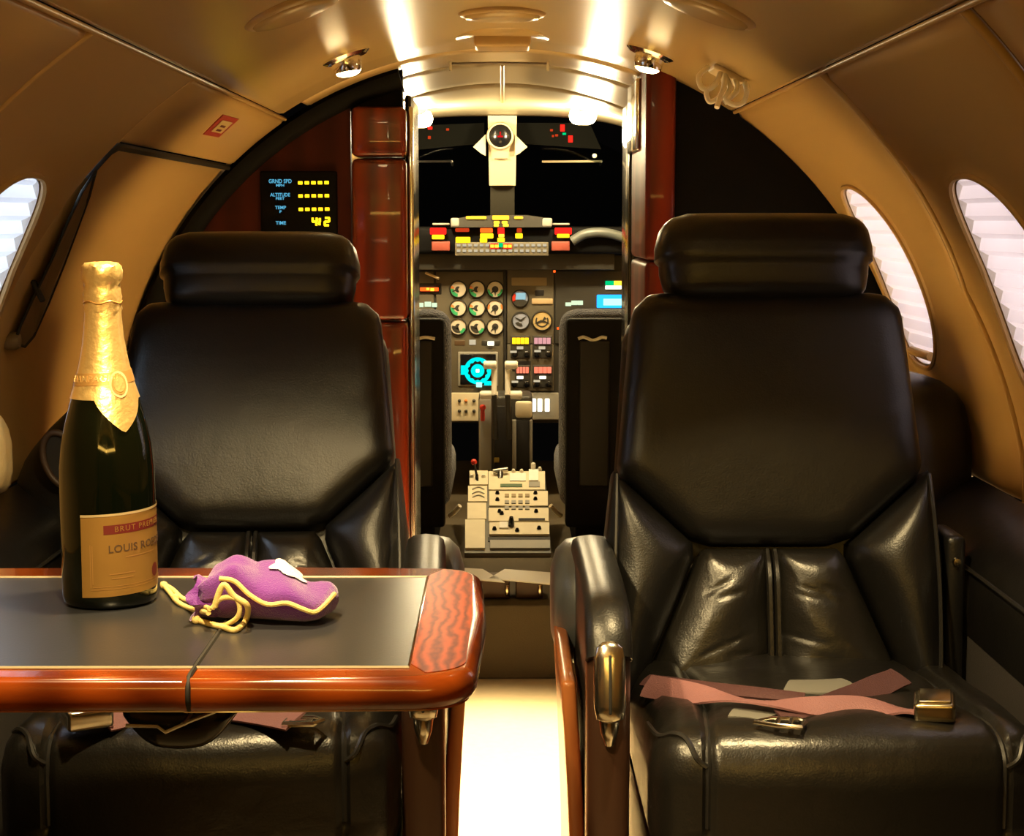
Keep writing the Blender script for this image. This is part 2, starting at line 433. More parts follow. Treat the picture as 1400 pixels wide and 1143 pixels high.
def bead(P, r, parent, m=None): return mk('trim_strip', *tube(P, r, 8), m or LINER, parent)
ceiling = struct(D.objects.new('ceiling', None), 'cream curved cabin ceiling of long liner panels'); COL.objects.link(ceiling)
mk('ceiling_panel', *patch(YA, 3.26, -33.4, 33.4, RC, 26, 30), LINERC, ceiling)
mk('ceiling_panel', *patch(3.265, 3.60, -30, 30, RC - .002, 6, 30, fn=lambda y, a: .006 * (y - 3.265) / .33), LINERC, ceiling)
mk('ceiling_panel', *patch(3.605, 4.18, -34, 34, RC + .003, 8, 30, fn=lambda y, a: .004 * (y - 3.605) / .57), COCKCEIL, ceiling)
def flatten(vf):                         # the headliner levels out towards the windshield
    out = []
    for p in vf[0]:
        t_ = min(max((p.y - 4.19) / 1.05, 0), 1); n_ = 2 + .9 * t_
        zf = ZC + (RC + .004 - .012 * t_) * (1 - (abs(p.x) / .745) ** n_) ** (1 / n_); zr = ZC + math.sqrt(max((RC + .004) ** 2 - p.x ** 2, 0))
        out.append(Vector((p.x, p.y, p.z + zf - zr)))
    return out, vf[1]
mk('ceiling_panel', *flatten(patch(4.183, 5.24, -44, 44, RC + .004, 12, 40)), COCKCEIL, ceiling)
mk('trim_strip', *tube([Vector((0, y, ZC + RC + .006 - .012 * max(0, y - 4.19))) for y in np.linspace(3.65, 4.7, 20)], .005, 8), MATS['cream_liner'], ceiling)

for sg in (-1, 1): bead([shell(y, sg * 33.6, RC + .002) for y in np.linspace(YA, 3.36, 40)], .0036, ceiling)
def make_window(n, yc, sg, color, power):
    root = D.objects.new('window_%d' % n, None); COL.objects.link(root); struct(root, 'oval cabin window with white pleated shade' )
    root.location = shell(yc, sg * WIN_A, RC + .03)
    # pleated shade, folded up and down its height
    V = []; Fc = []; np_ = 15; ys = list(np.linspace(yc - WIN_W * 1.3, yc + WIN_W * 1.0, 13))
    A = np.linspace(WIN_A - WIN_H * 1.2, WIN_A + WIN_H * 1.2, np_ * 2 + 1)
    for i, a in enumerate(A):
        for y in ys: V.append(shell(y + .055 * (a - WIN_A) / WIN_H, sg * a, RC + (.002 if i % 2 else .011)))
    m = len(ys)
    for i in range(len(A) - 1):
        for j in range(m - 1): Fc.append((i * m + j, i * m + j + 1, (i + 1) * m + j + 1, (i + 1) * m + j))
    mk('pleated_shade', V, Fc, PLEAT, root, world=True, smooth=False)
    V = [shell(*win_pt(yc, sg, 2 * PI * k / 48, 1.12), RC + .045) for k in range(48)]
    mk('window_pane', V, [tuple(range(48))], PANE, root, world=True, smooth=False)
    V = [shell(*win_pt(yc, sg, 2 * PI * k / 64, .993), RC + e) for e in (.001, .021) for k in range(64)]
    mk('window_reveal', V, [(k, (k + 1) % 64, 64 + (k + 1) % 64, 64 + k) for k in range(64)], PAPER, root, world=True)  # added white ring; its colour stands for light leaking past the pleats
    rim = [shell(*win_pt(yc, sg, 2 * PI * k / 64, 1.03), RC - .003) for k in range(64)]
    mk('window_frame', *tube(rim, .0045, 6, True), LINER, root, world=True)
    # sill rail with pull at the foot of the shade
    a0 = WIN_A + WIN_H * .88
    rail = [shell(yc + .05 + k, sg * a0, RC - .002) for k in np.linspace(-.07, .07, 6)]
    mk('shade_rail', *tube(rail, .008, 8), LINER, root, world=True)
    c = shell(yc, sg * WIN_A, RC + .33)
    area('daylight_outside_window', c, shell(yc, sg * WIN_A, RC), .34, power, color, sy=.42)  # area lamp outside the pane that backlights the shade
make_window(1, 2.915, 1, (.95, .86, .88), P_WIN)
make_window(2, 2.205, 1, (.95, .86, .88), P_WIN)
make_window(3, 2.165, -1, (.62, .80, 1.0), P_WIN * 1.6)

def wall(name, sg, label):
    o = mk(name, *patch(YA, 5.3, sg * 33 if sg < 0 else 95, sg * 140 if sg < 0 else 140, RC, 20, 12) if False else
           merge(patch(YA, 3.42, min(sg * 88.3, sg * 140), max(sg * 88.3, sg * 140), RC, 16, 12),
                 patch(3.42, 5.9, min(sg * 35, sg * 140), max(sg * 35, sg * 140), RC + .004, 10, 24)), LINER)
    return struct(o, label)
wall_right = wall('wall_right', 1, 'cream curved right cabin sidewall with window panels')
wall_left = wall('wall_left', -1, 'cream curved left cabin sidewall with hatch panel')
mk('wall_panel', *panel_window(2.47, 3.20, 33.8, 88, 2.915, 1, sw0=1), LINER, wall_right)
mk('wall_panel', *panel_window(1.76, 2.465, 33.8, 88, 2.205, 1, sw0=1, sw1=1), LINER, wall_right)
def shear(sw): return lambda y, a: .014 * max(0, 1 - min(abs(y - YA), abs(1.755 - y)) / .1) ** 2
V, Fc = patch(YA, 1.755, 33.8, 88, RC, 20, 20, fn=shear(1))
V = [Vector((p.x, float(seam_y(p.y, math.degrees(math.atan2(p.x, p.z - ZC)))) if p.y > 1.6 else p.y, p.z)) for p in V]
mk('wall_panel', V, Fc, LINER, wall_right)
mk('wall_panel', *panel_window(1.80, 2.375, 33.8, 88, 2.165, -1, bulge=0), LINER, wall_left)
mk('wall_panel', *patch(YA, 1.795, -88, -33.8, RC, 20, 20), LINER, wall_left)
mk('wall_panel', *patch(2.38, 3.42, -44.2, -33.8, RC, 8, 8), LINER, wall_left)
mk('hatch_panel', *patch(2.39, 3.42, -88, -45.0, RC + .006, 12, 20), LINER, wall_left)
bead([shell(float(seam_y(2.4675, a)), a, RC + .008) for a in np.linspace(33.8, 88, 30)], .0055, wall_right)
bead([shell(float(seam_y(1.758, a)), a, RC + .008) for a in np.linspace(33.8, 88, 30)], .0055, wall_right)
bead([shell(1.7975, a, RC + .003) for a in np.linspace(-33.8, -88, 30)], .0050, wall_left); bead([shell(2.378, a, RC + .003) for a in np.linspace(-33.8, -44, 10)], .0045, wall_left)
# dark rubber seal round the hatch
seal = [shell(y, -44.6, RC + .001) for y in np.linspace(3.40, 2.40, 16)] + [shell(2.385, a, RC + .001) for a in (-45.4, -47, -49)]
mk('hatch_seal', *tube(seal, .0055, 6), GAPM, wall_left)
# long tapered recess with the hatch grip
gl = [(131, 234), (112, 262), (92, 305), (72, 352), (48, 402), (28, 445), (20, 468), (34, 474), (46, 460), (66, 415), (88, 360), (106, 312), (122, 268)]
GV = [cyl(px, py, RC - .004) for px, py in gl] + [cyl(px, py, RC + .02) for px, py in gl]; n = len(gl)
hg = mk('hatch_grip', GV, [tuple(range(n))] + [(i, (i + 1) % n, n + (i + 1) % n, n + i) for i in range(n)], mat('grip_beige', (.16, .105, .045), .5), wall_left, smooth=False)
mk('grip_rim', *tube([cyl(px, py, RC - .005) for px, py in gl], .0022, 6, True), GAPM, wall_left)
k = cyl(29, 466, RC - .012); mk('grip_knob', *xf(lathe([(.001, .0), (.010, .002), (.013, .008), (.013, .02), (.008, .03)], 16), Matrix.Translation(k) @ Euler((0, PI / 2 + PI, 0)).to_matrix().to_4x4()), MATS['grip_beige'], wall_left)
k = cyl(52, 398, RC - .007); mk('grip_slot', *xf(rbox((.006, .016, .034), .003, 2), TR(k, 0, rad(-24), 0)), GAPM, wall_left)
# lower sidewall panels
for sg, w in ((1, wall_right), (-1, wall_left)):
    mk('lower_side_panel', *patch(YA, 3.40, min(sg * 92, sg * 138), max(sg * 92, sg * 138), RC - .02, 10, 10), SIDEP, w)

aft = merge(([shell(YA, a, RC + .01) for a in range(0, 360, 6)], [tuple(range(60))]))
struct(mk('wall_aft', *aft, LINER), 'plain cream aft cabin wall')
fl = struct(mk('floor', *rbox((1.3, 4.75, .02), .002, 1, (0, 1.4, -.01)), CARPET, smooth=False), 'beige carpeted aisle floor')
# step up into the cockpit
st = mk('floor_step', *rbox((1.25, .02, .164), .004, 1, (0, 3.762, .083)), STEPM); struct(st, 'dark carpeted riser below the cockpit floor')
struct(mk('floor_cockpit', *rbox((1.25, 2.3, .02), .002, 1, (0, 4.92, .154)), STEPM), 'dark cockpit floor')

# ------------------------------------------------------------------ forward bulkhead
def arc_poly(x0, x1, z0, R, n=24):
    """region between x0 and x1 above z0 and inside the circle R (x0 < x1)"""
    P = [(x0, z0), (x1, z0)]
    for k in range(n + 1):
        x = x1 + (x0 - x1) * k / n
        if abs(x) < R: P.append((x, max(ZC + math.sqrt(max(R * R - x * x, 0)), z0 + .001)))
    return P
def xz(Y): return lambda a, b, h: (a, Y - h, b)
bl = D.objects.new('wall_forward_left', None); COL.objects.link(bl); struct(bl, 'dark mahogany forward bulkhead left of the doorway')
bl.location = (-.45, 3.40, 0)
pz = [Vector(p) for p in arc_poly(-.70, -.289, .0, .705)]
mk('bulkhead_panel', *prism(pz, xz(3.41), 0, .03), MAHOGD, bl, world=True, smooth=False)
# padded black rim that follows the tube
rim = []
prof = [(.742, 0), (.742, .05), (.732, .062), (.715, .06), (.703, .045), (.698, .0)]
V = []; Fc = []; angs = list(np.linspace(-100, -15.5, 60))
for a in angs:
    for r, h in prof: V.append(shell(3.42 - h, a, r))
m = len(prof)
for i in range(len(angs) - 1):
    for k in range(m): Fc.append((i * m + k, i * m + (k + 1) % m, (i + 1) * m + (k + 1) % m, (i + 1) * m + k))
Fc.append(tuple(range(m))); Fc.append(tuple((len(angs) - 1) * m + k for k in range(m)))
mk('padded_rim', V, Fc, BLACK, bl, world=True)
top = [(-.42, 1.10), (-.289, 1.205), (-.19, 1.213), (-.190, 1.284), (-.25, 1.266), (-.33, 1.232), (-.40, 1.19)]
mk('header_panel', *prism([Vector(p) for p in top], xz(3.425), 0, .04, .004), BLACK, bl, world=True, smooth=False)
for z0, z1 in ((0, .36), (.363, .805), (.808, 1.115), (1.118, 1.212)):
    c = [(-.286, z0), (-.182, z0), (-.182, z1), (-.286, z1)]
    mk('column_panel', *rbox((.104, .09, z1 - z0), .012, 3, (-.234, 3.40, (z0 + z1) / 2)), MAHOG, bl, world=True)
mk('jamb_strip', *rbox((.010, .05, 1.05), .003, 2, (-.176, 3.43, .69)), CHROME, bl, world=True)
mk('jamb_lining', *rbox((.012, .30, 1.08), .004, 2, (-.183, 3.60, .70)), BLACKG, bl, world=True)

br = D.objects.new('wall_forward_right', None); COL.objects.link(br); struct(br, 'black closet front right of the doorway with mahogany edge')
br.location = (.5, 3.2, 0)
pz = [Vector(p) for p in arc_poly(.300, .72, .0, .741, 30)]
mk('closet_front', *prism(pz, xz(3.42), 0, .28), BLACK, br, world=True, smooth=False)
for z0, z1 in ((0, .45), (.453, .925), (.928, 1.268)):
    V, Fc = rbox((.053, .34, z1 - z0), .010, 3, (.2775, 3.275, (z0 + z1) / 2))
    mk('column_panel', V, Fc, MAHOGS, br, world=True)
mk('jamb_strip', *rbox((.008, .03, 1.06), .003, 2, (.250, 3.462, .70)), BLACKG, br, world=True)
mk('jamb_lining', *rbox((.010, .20, 1.06), .004, 2, (.254, 3.58, .70)), BLACKG, br, world=True)
mk('jamb_trim', *rbox((.010, .22, .13), .004, 2, (.2475, 3.34, 1.19)), CHROME, br, world=True)

# ------------------------------------------------------------------ passenger seats
LP = [(.001, .045), (.009, .0435), (.0150, .037), (.0178, .025), (.0182, .0), (.0180, -.028), (.0150, -.042), (.006, -.046)]
def make_seat(label, cx, Yh, recl, sgn, dfront, rz, armY, cs=0, ashift=0):
    """sgn: side of the aisle arm (-1 = toward -x). Front of the seat faces -y."""
    R0 = thing('passenger_seat', (cx, Yh, 0), label, 'seat', 'cabin seats', rz)
    hz = .405
    sr, cr = math.sin(recl), math.cos(recl)
    def bk(u, v, h):
        h = h + .018 * math.sin(PI * min(max(v / .5, 0), 1)) * 0 - .05 * (u / .22) ** 2 * -.35   # wings come slightly forward
        bend = .04 * max(0, v - .30) ** 1.5
        return Vector((u, v * sr - h * cr + bend, hz + v * cr + h * sr))
    # back shell
    def shellfn(p):
        v = p.z + .235; k = 1 - .10 * max(0, v - .20) / .30
        return Vector((p.x * k, p.y, p.z))
    V, Fc = rbox((.425, .085, .55), .04, (8, 2, 10), fn=shellfn)
    mk('seat_back_shell', [bk(p.x, p.z + .215, -p.y - .080) for p in V], Fc, LEATHER, R0)
    up = [(-.184, .482), (-.160, .506), (0, .510), (.160, .506), (.184, .482), (.196, .36), (.206, .258), (.098, .161), (-.098, .161), (-.206, .258), (-.196, .36)]
    mk('upper_back_panel', *pillow(up, .026, .035, .05, N=170, M=16, rnd=1, fn=bk, crown=.012, c=.10), LEATHER, R0)
    def lumb(s):
        r_ = random.Random(5 + s)
        cr = [(r_.uniform(-.02, .13), r_.uniform(.15, .6), r_.uniform(.02, .09), r_.uniform(.015, .03)) for _ in range(6)]
        def f_(u, v, h):
            a = abs(u)
            if h > .01:
                for v0, sl, u0, ln in cr:
                    h -= .0022 * math.exp(-((v - v0 - sl * (u0 - a) * (1 if s < 0 else .6)) / .0035) ** 2) * math.exp(-((a - u0) / ln) ** 4)
                h += .0012 * math.sin(v * 70 + a * 50 + s)
            return bk(u, v, h)
        return f_
    for s in (-1, 1):
        lum = [(s * .0045, .157), (s * .094, .157), (s * .182, -.05), (s * .0045, -.05)]
        mk('lumbar_panel', *pillow(lum, .024, .04, .05, N=170, M=34, rnd=1, fn=lumb(s), crown=.016, c=.06), LEATHER2, R0)
        bo = [(s * .213, .262), (s * .203, .252), (s * .0985, .1575), (s * .186, -.05), (s * .224, -.05), (s * .226, .15)]
        mk('side_bolster', *pillow(bo, .040, .05, .06, rnd=1, fn=bk, crown=.012, c=.07), LEATHER, R0)
        w = [bk(s * x, v, h) for x, v, h in ((.209, .255, .022), (.211, .2, .034), (.214, .1, .04), (.212, 0, .04), (.206, -.04, .036))]
        mk('piping', *tube(smoothpath(w, 6), .0028, 6), PIPING, R0)
        w = [bk(s * .0052, v, h) for v, h in ((.155, .004), (.12, .022), (.05, .028), (-.04, .026))]
        mk('piping', *tube(smoothpath(w, 6), .0045, 6), LEATHER2, R0)
    # head rest: padded roll with a crease, on its collar
    def hr(p):
        x, y, z = p
        q = abs(x) / .16
        d = .006 * math.exp(-((z + .018) / .010) ** 2) if y < 0 else 0
        return Vector((x * (1 - .04 * (z < 0)), y + d - .012 * (1 - q * q), z + .004 * (1 - q ** 4)))
    V, Fc = rbox((.302, .105, .128), .046, (12, 4, 8), fn=hr)
    mk('head_rest', [bk(p.x, p.z + .553, -p.y - .018) for p in V], Fc, LEATHER, R0)
    V, Fc = rbox((.28, .06, .06), .02, (6, 2, 2))
    mk('head_rest_collar', [bk(p.x, p.z + .492, -p.y - .03) for p in V], Fc, LEATHER, R0)
    # cushion: centre panel between two side bolsters, seams piped
    yf, yb = -dfront, .05; dep = yb - yf; yc = (yf + yb) / 2
    SX, SY, SZ, rr = .226, dep / 2, .090, .055
    def groove(x, t_): return math.exp(-((abs(x) - (.152 + .012 * max(0, 1 - 3 * t_))) / .0055) ** 2)
    def cuc(p):
        t_ = (p.y + SY) / dep; q = Vector((max(-SX + rr, min(SX - rr, p.x)), max(-SY + rr, min(SY - rr, p.y)), max(-SZ + rr, min(SZ - rr, p.z))))
        n = p - q; n = n.normalized() if n.length > 1e-6 else Vector((0, 0, 1))
        if p.z > -.03: p = p - n * .0085 * groove(p.x, t_)
        u = abs(p.x) / .15
        z = p.z - .034 * t_ * (p.z > -.03)
        if p.z > 0:
            z += (.012 * (1 - u * u) if u < 1 else .006 * math.sin(min((u - 1) / .5, 1) * PI)) * min(1, t_ * 4) + .0018 * math.sin(p.x * 46 + 1) * math.sin(p.y * 30)
        y = p.y - (.012 * (1 - u * u) if u < 1 else 0) * max(0, 1 - t_ * 2.5)
        return Vector((p.x, y, z))
    V, Fc = rbox((SX * 2, dep, SZ * 2), rr, (72, 18, 8), (cs, yc, .352), cuc)
    mk('seat_cushion', V, Fc, LEATHER2, R0)
    def cpt(x, y, z):                    # a point of the cushion's skin
        p = Vector((x, y, z)); q = Vector((max(-SX + rr, min(SX - rr, x)), max(-SY + rr, min(SY - rr, y)), max(-SZ + rr, min(SZ - rr, z)))); d = p - q
        if d.length > 1e-6: p = q + d.normalized() * rr
        return cuc(p) + Vector((cs, yc, .352))
    for s in (-1, 1):
        gx = lambda t_: s * (.152 + .012 * max(0, 1 - 3 * t_))
        pp = [cpt(gx(0), -SY, z) for z in (-.02, .0, .03, .05, .07)] + [cpt(gx((y + SY) / dep), y, SZ) for y in np.linspace(-SY + .02, SY - .08, 10)]
        mk('piping', *tube(smoothpath(pp, 3), .0036, 6), PIPING, R0)
        pp = [cpt(s * x, y, z) + Vector((0, 0, .0006)) for x, y, z in ((.166, -SY, .052), (.178, -SY, .062), (.192, -SY + .012, SZ), (.206, -SY + .035, SZ), (SX, -SY + .07, SZ * .9), (SX, -SY + .16, SZ * .75))]
        mk('piping', *tube(smoothpath(pp, 6), .0032, 6), PIPING, R0)
    mk('seat_skirt', *rbox((.446, dep - .06, .29), .02, (3, 3, 2), (cs, yc + .02, .145)), LEATHER, R0)
    # aisle arm rest
    ax = sgn * .252 + ashift; a0 = armY - Yh
    def arm(p):
        return p
    pad = smoothpath([(ax, a0 + .015, .505), (ax - sgn * .0, a0 + .035, .535), (ax, a0 + .08, .553), (ax, a0 + .22, .558), (ax, a0 + .40, .556), (ax, a0 + .47, .545)], 6)
    V = []; Fc = []; sec = 12
    for i, p in enumerate(pad):
        t_ = (pad[min(i + 1, len(pad) - 1)] - pad[max(i - 1, 0)]).normalized(); nrm = Vector((0, -t_.z, t_.y))
        for k in range(sec):
            q = 2 * PI * k / sec; c, s_ = math.cos(q), math.sin(q)
            V.append(p + Vector((1, 0, 0)) * math.copysign(abs(c) ** .7, c) * .027 + nrm * math.copysign(abs(s_) ** .7, s_) * .020)
    for i in range(len(pad) - 1):
        for k in range(sec): Fc.append((i * sec + k, i * sec + (k + 1) % sec, (i + 1) * sec + (k + 1) % sec, (i + 1) * sec + k))
    Fc.append(tuple(range(sec))); Fc.append(tuple((len(pad) - 1) * sec + k for k in range(sec)))
    pd = mk('arm_pad', V, Fc, LEATHER, R0)
    fr = mk('arm_front', *rbox((.050, .06, .50), .018, (3, 3, 6), (ax, a0 + .035, .268)), mat_arm, R0)
    mk('arm_body', *rbox((.046, .44, .16), .012, (2, 5, 3), (ax, a0 + .26, .47)), LEATHER, R0)
    mk('arm_lower_panel', *rbox((.040, .42, .40), .01, (2, 5, 4), (ax, a0 + .26, .21)), MAHOG, R0)
    def drum(p):
        r_ = math.hypot(p.y, p.z); return Vector((p.x, p.y, p.z))
    V, Fc = lathe([(.002, .042), (.045, .041), (.070, .034), (.084, .020), (.088, .0), (.088, -.02)], 40)
    V = [Vector((ax + sgn * (p.z + .012), a0 + .47 + p.x * 1.15, .475 + p.y)) for p in V]
    mk('arm_hub', V, Fc, mat_hub, R0)
    # flap of wood veneer hung below the hub
    V, Fc = rbox((.018, .42, .44), .007, (2, 8, 6), (0, 0, 0), lambda p: Vector((p.x + .016 * ((p.z + .22) / .44) ** 2, p.y, p.z)))
    mk('arm_side_panel', [Vector((ax + sgn * (p.x + .026), p.y + a0 + .32, p.z + .235)) for p in V], Fc, ARMW, R0)
    lt = mk('arm_latch', *xf(([Vector((p.x, p.y * .45, p.z)) for p in lathe(LP, 24)[0]], lathe(LP, 24)[1]), TR((ax, a0 - .006, .486), rad(-12))), mat_latch, R0)
    mk('latch_slot', *xf(rbox((.0035, .004, .066), .0015, 1), TR((ax, a0 - .0140, .484), rad(-12))), GAPM, lt)
    V, Fc = lathe([(.001, -.030), (.006, -.027), (.0105, -.012), (.0125, .004), (.011, .014), (.004, .018)], 18)
    mk('latch_tip', *xf((V, Fc), TR((ax, a0 + .002, .438), rad(-6))), mat_latch, lt)
    # outboard arm stay with a small stud
    ox = -sgn * .245
    mk('outboard_arm', *rbox((.03, .10, .42), .012, (2, 2, 4), (ox, .06, .37)), LEATHER, R0)
    k = lathe([(.001, .006), (.005, .005), (.006, 0)], 12, 'y'); mk('stud', *xf(k, TR((ox, .008, .545))), BRASS, R0)
    return R0
mat_arm = mat('arm_front_veneer', (.05, .022, .012), .35, coat=.3)
mat_hub = mat('hub_leather', (.055, .058, .06), .34, spec=.6, bump=[(420, .15, .002)])
mat_latch = mat('latch_metal', (.90, .87, .78), .18, metal=1)
seat_r = make_seat('black leather passenger seat nearest the closed pleated window, belt laid across it', .362, 2.30, rad(13.5), -1, .435, 0, 1.925, cs=.028, ashift=.010)
seat_l = make_seat('black leather reclined passenger seat behind the folding table', -.360, 2.45, rad(22.5), 1, .565, rad(2.0), 1.925)

# padded side ledges along the walls
def ledge(sg, label, yo):
    R0 = thing('side_ledge', (sg * .66, 2.45, .42), label, 'ledge', 'padded ledges along the cabin walls')
    V = []; Fc = []; ys = list(np.linspace(1.2, 2.66, 26)); sec = [(.630, .44), (.628, .50), (.633, .535), (.645, .556), (.66, .575), (.70, .594), (.728, .606), (.733, .58), (.733, .50), (.72, .44)]
    for y in ys:
        for x, z in sec: V.append(Vector((sg * x, y + yo, z)))
    m = len(sec)
    for i in range(len(ys) - 1):
        for k in range(m): Fc.append((i * m + k, i * m + (k + 1) % m, (i + 1) * m + (k + 1) % m, (i + 1) * m + k))
    Fc.append(tuple(range(m))); Fc.append(tuple((len(ys) - 1) * m + k for k in range(m)))
    mk('ledge_pad', V, Fc, LEATHER, R0, world=True)
    mk('ledge_skirt', *rbox((.02, 1.4, .43), .006, (1, 4, 2), (sg * .641, 1.9 + yo, .235)), SIDEP, R0, world=True)
    mk('ledge_piping', *tube([Vector((sg * .630, y + yo, .530)) for y in (1.2, 1.6, 2.0, 2.4, 2.66)], .003, 6), PIPING, R0, world=True)
    return R0
lr = ledge(1, 'black padded leather ledge under the right windows', .02)
def shoulder(sg, par, x, y, z, sh):
    def fn(p):
        o = p.x * sg                     # outboard
        return Vector((p.x, p.y * (1 - .25 * max(0, p.z) / .18), p.z - sh * max(0, o + .05) * max(0, p.z + .05) / .22))
    V, Fc = rbox((.20, .34, .36), .095, (8, 10, 10), fn=fn)
    mk('ledge_shoulder', [p + Vector((x, y, z)) for p in V], Fc, LEATHER, par, world=True)
shoulder(1, lr, .637, 2.80, .580, 0)
k = lathe([(.001, .006), (.006, .005), (.007, 0)], 12, 'y')
ll = ledge(-1, 'black padded leather ledge below the left window with oval trimmed recess', .06)
shoulder(-1, ll, -.640, 2.72, .590, .75)
oc = at(85, 628, 2.545)
ring = [oc + Vector((.026 * math.cos(a) - .008 * math.sin(a), -.004, .040 * math.sin(a))) for a in np.linspace(0, 2 * PI, 28)[:-1]]
mk('recess_trim', *tube(ring, .005, 8, True), mat('trim_tan', (.055, .032, .018), .5), ll, world=True)
mk('recess', [p + Vector((0, .002, 0)) for p in ring], [tuple(range(len(ring)))], GAPM, ll, world=True, smooth=False)

# ------------------------------------------------------------------ folding table
ZT = .640
tb = thing('folding_table', (-.36, 1.58, ZT - .03), 'folding table with glossy rosewood rim and black leather inlay', 'table')
def slab(poly, z0, z1, r, inner=None):
    P = [Vector(p) for p in poly]; n = len(P); Nn = []
    for i in range(n):
        d = (P[(i + 1) % n] - P[i - 1]).normalized(); Nn.append(Vector((-d.y, d.x)))   # inward for ccw
    V = []; Fc = []; lv = [(r * .55, z0)] + [(r * (1 - math.cos(q)), (z0 + z1) / 2 + (z1 - z0) / 2 * math.sin(q)) for q in np.linspace(-1.15, PI / 2, 8)]
    for e, z in lv:
        for i in range(n): V.append((*(P[i] + Nn[i] * e), z))
    for l in range(len(lv) - 1):
        for i in range(n): Fc.append((l * n + i, l * n + (i + 1) % n, (l + 1) * n + (i + 1) % n, (l + 1) * n + i))
    Fc.append(tuple(range(n))); Fc.append(tuple((len(lv) - 1) * n + i for i in range(n)))
    return V, Fc
def rcorner(cx, cy, r, a0, a1, n=9): return [(cx + r * math.cos(a), cy + r * math.sin(a)) for a in np.linspace(a0, a1, n)]
y0, y1, xr, xs = 1.352, 1.806, -.020, -.2482
leafR = [(xs - .0105, y0)] + rcorner(xr - .050, y0 + .050, .050, -PI / 2, -.12) + [(xr + .004, (y0 + y1) / 2 - .06), (xr + .0055, (y0 + y1) / 2), (xr + .004, (y0 + y1) / 2 + .06)] + rcorner(xr - .050, y1 - .050, .050, .12, PI / 2) + [(xs - .0105, y1)]
mk('table_leaf', *slab(leafR, ZT - .028, ZT, .013), TABLEW, tb, world=True, sharp=40)
leafL = [(-.70, y0), (xs + .0105, y0), (xs + .0105, y1), (-.70, y1)]
mk('table_leaf', *slab(leafL, ZT - .028, ZT, .013), TABLEW, tb, world=True, sharp=40)
# cross-grain end piece
ex = [(-.0745, y0 + .046)] + [(-.0745, y0 + .046)] * 0 + [(-.062, y0 + .020)] + rcorner(xr - .050, y0 + .058, .040, -PI / 2 + .25, -.1) + [(xr - .008, (y0 + y1) / 2)] + rcorner(xr - .050, y1 - .058, .040, .1, PI / 2 - .25) + [(-.062, y1 - .020), (-.0745, y1 - .050)]
mk('table_end_veneer', *prism([Vector(p) for p in ex], lambda a, b, h: (a, b, h), ZT - .002, ZT + .0006), TABLEE, tb, world=True, smooth=False)
for xa, xb in ((-.0765, xs + .002), (xs - .002, -.68)):
    a, b = min(xa, xb), max(xa, xb)
    P = [Vector(p) for p in ((a, y0 + .034), (b, y0 + .034), (b, y1 - .062), (a, y1 - .062))]
    mk('table_inlay', *prism(P, lambda a, b, h: (a, b, h), ZT - .002, ZT + .0012, .001), INLAY, tb, world=True, smooth=False)
bord = [(-.68, y0 + .033), (-.076, y0 + .033), (-.076, y1 - .061), (-.68, y1 - .061)]
mk('inlay_border', *tube([(x, y, ZT + .0008) for x, y in bord], .0016, 6), mat('border_tan', (.42, .34, .22), .4), tb, world=True)
jp = [(xs, y1 - .014, ZT + .0006), (xs, y0 + .034, ZT + .0008), (xs, y0 + .022, ZT + .0008)] + [(xs, y0 - .0008 + .013 * (1 - math.cos(q)), ZT - .014 + .0148 * math.sin(q)) for q in np.linspace(PI / 2, -1.1, 10)]
mk('fold_joint', *tube(jp, .0022, 6), GAPM, tb, world=True)
for yy in (y0 + .05, y0 + .075, y1 - .06):
    mk('hinge_pin', *tube([(xs, yy - .006, ZT + .0005), (xs, yy + .006, ZT + .0005)], .0016, 8), BRASS, tb, world=True)
# black bracket under the fold
V, Fc = rbox((.098, .09, .050), .022, (6, 4, 4), fn=lambda p: Vector((p.x * (1 - .3 * max(0, -p.z) / .025), p.y, p.z - .008 * (1 - (p.x / .05) ** 2))))
bc = Vector((-.272, 1.470, ZT - .052))
bk_ = mk('support_bracket', [p + bc for p in V], Fc, BLACKG, tb, world=True)
e = [at(172, 992, 1.415), at(215, 993, 1.415), at(226, 1001, 1.415), at(262, 985, 1.415), at(296, 972, 1.415)]
mk('bracket_edge', *tube(e, .0016, 6), STEEL, bk_, world=True)
mk('bracket_rod', *tube([at(250, 990, 1.414), at(263, 972, 1.43)], .0022, 6), STEEL, bk_, world=True)
mk('table_stay', *rbox((.03, .03, .036), .005, 1, (-.66, 1.58, ZT - .046)), STEEL, tb, world=True)

# ------------------------------------------------------------------ champagne bottle
BP = atz(151, 822, ZT + .0012)
bt = thing('champagne_bottle', BP, 'dark champagne bottle with gold foil neck on the folding table', 'bottle', rz=rad(0))
prof = [(.030, .004), (.038, .0), (.0425, .003), (.0438, .010), (.0440, .04), (.0440, .105), (.0436, .128), (.0415, .150), (.0375, .170), (.0320, .190), (.0265, .207), (.0215, .226), (.0178, .247), (.0158, .268), (.0152, .285), (.0152, .30)]
zs = [p[1] for p in prof[1:]]; rs = [p[0] for p in prof[1:]]
def brad(z): return float(np.interp(z, zs, rs))
mk('bottle_glass', *lathe(prof, 56), GLASS, bt)
fz = list(np.linspace(.205, .285, 14))
V = []; Fc = []; sg = 64
for j, z in enumerate(fz):
    for k in range(sg):
        q = 2 * PI * k / sg
        zz = z
        if j == 0:                      # lower edge of the foil dips to a point at the front right
            dq = (q - rad(-52) + PI) % (2 * PI) - PI; zz = .194 - .030 * max(0, 1 - abs(dq) / .75) ** .8
        elif j == 1:
            dq = (q - rad(-52) + PI) % (2 * PI) - PI; zz = .207 - .014 * max(0, 1 - abs(dq) / .75)
        r = brad(zz) + .0012
        V.append((r * math.cos(q), r * math.sin(q), zz))
for j in range(len(fz) - 1):
    for k in range(sg): Fc.append((j * sg + k, j * sg + (k + 1) % sg, (j + 1) * sg + (k + 1) % sg, (j + 1) * sg + k))
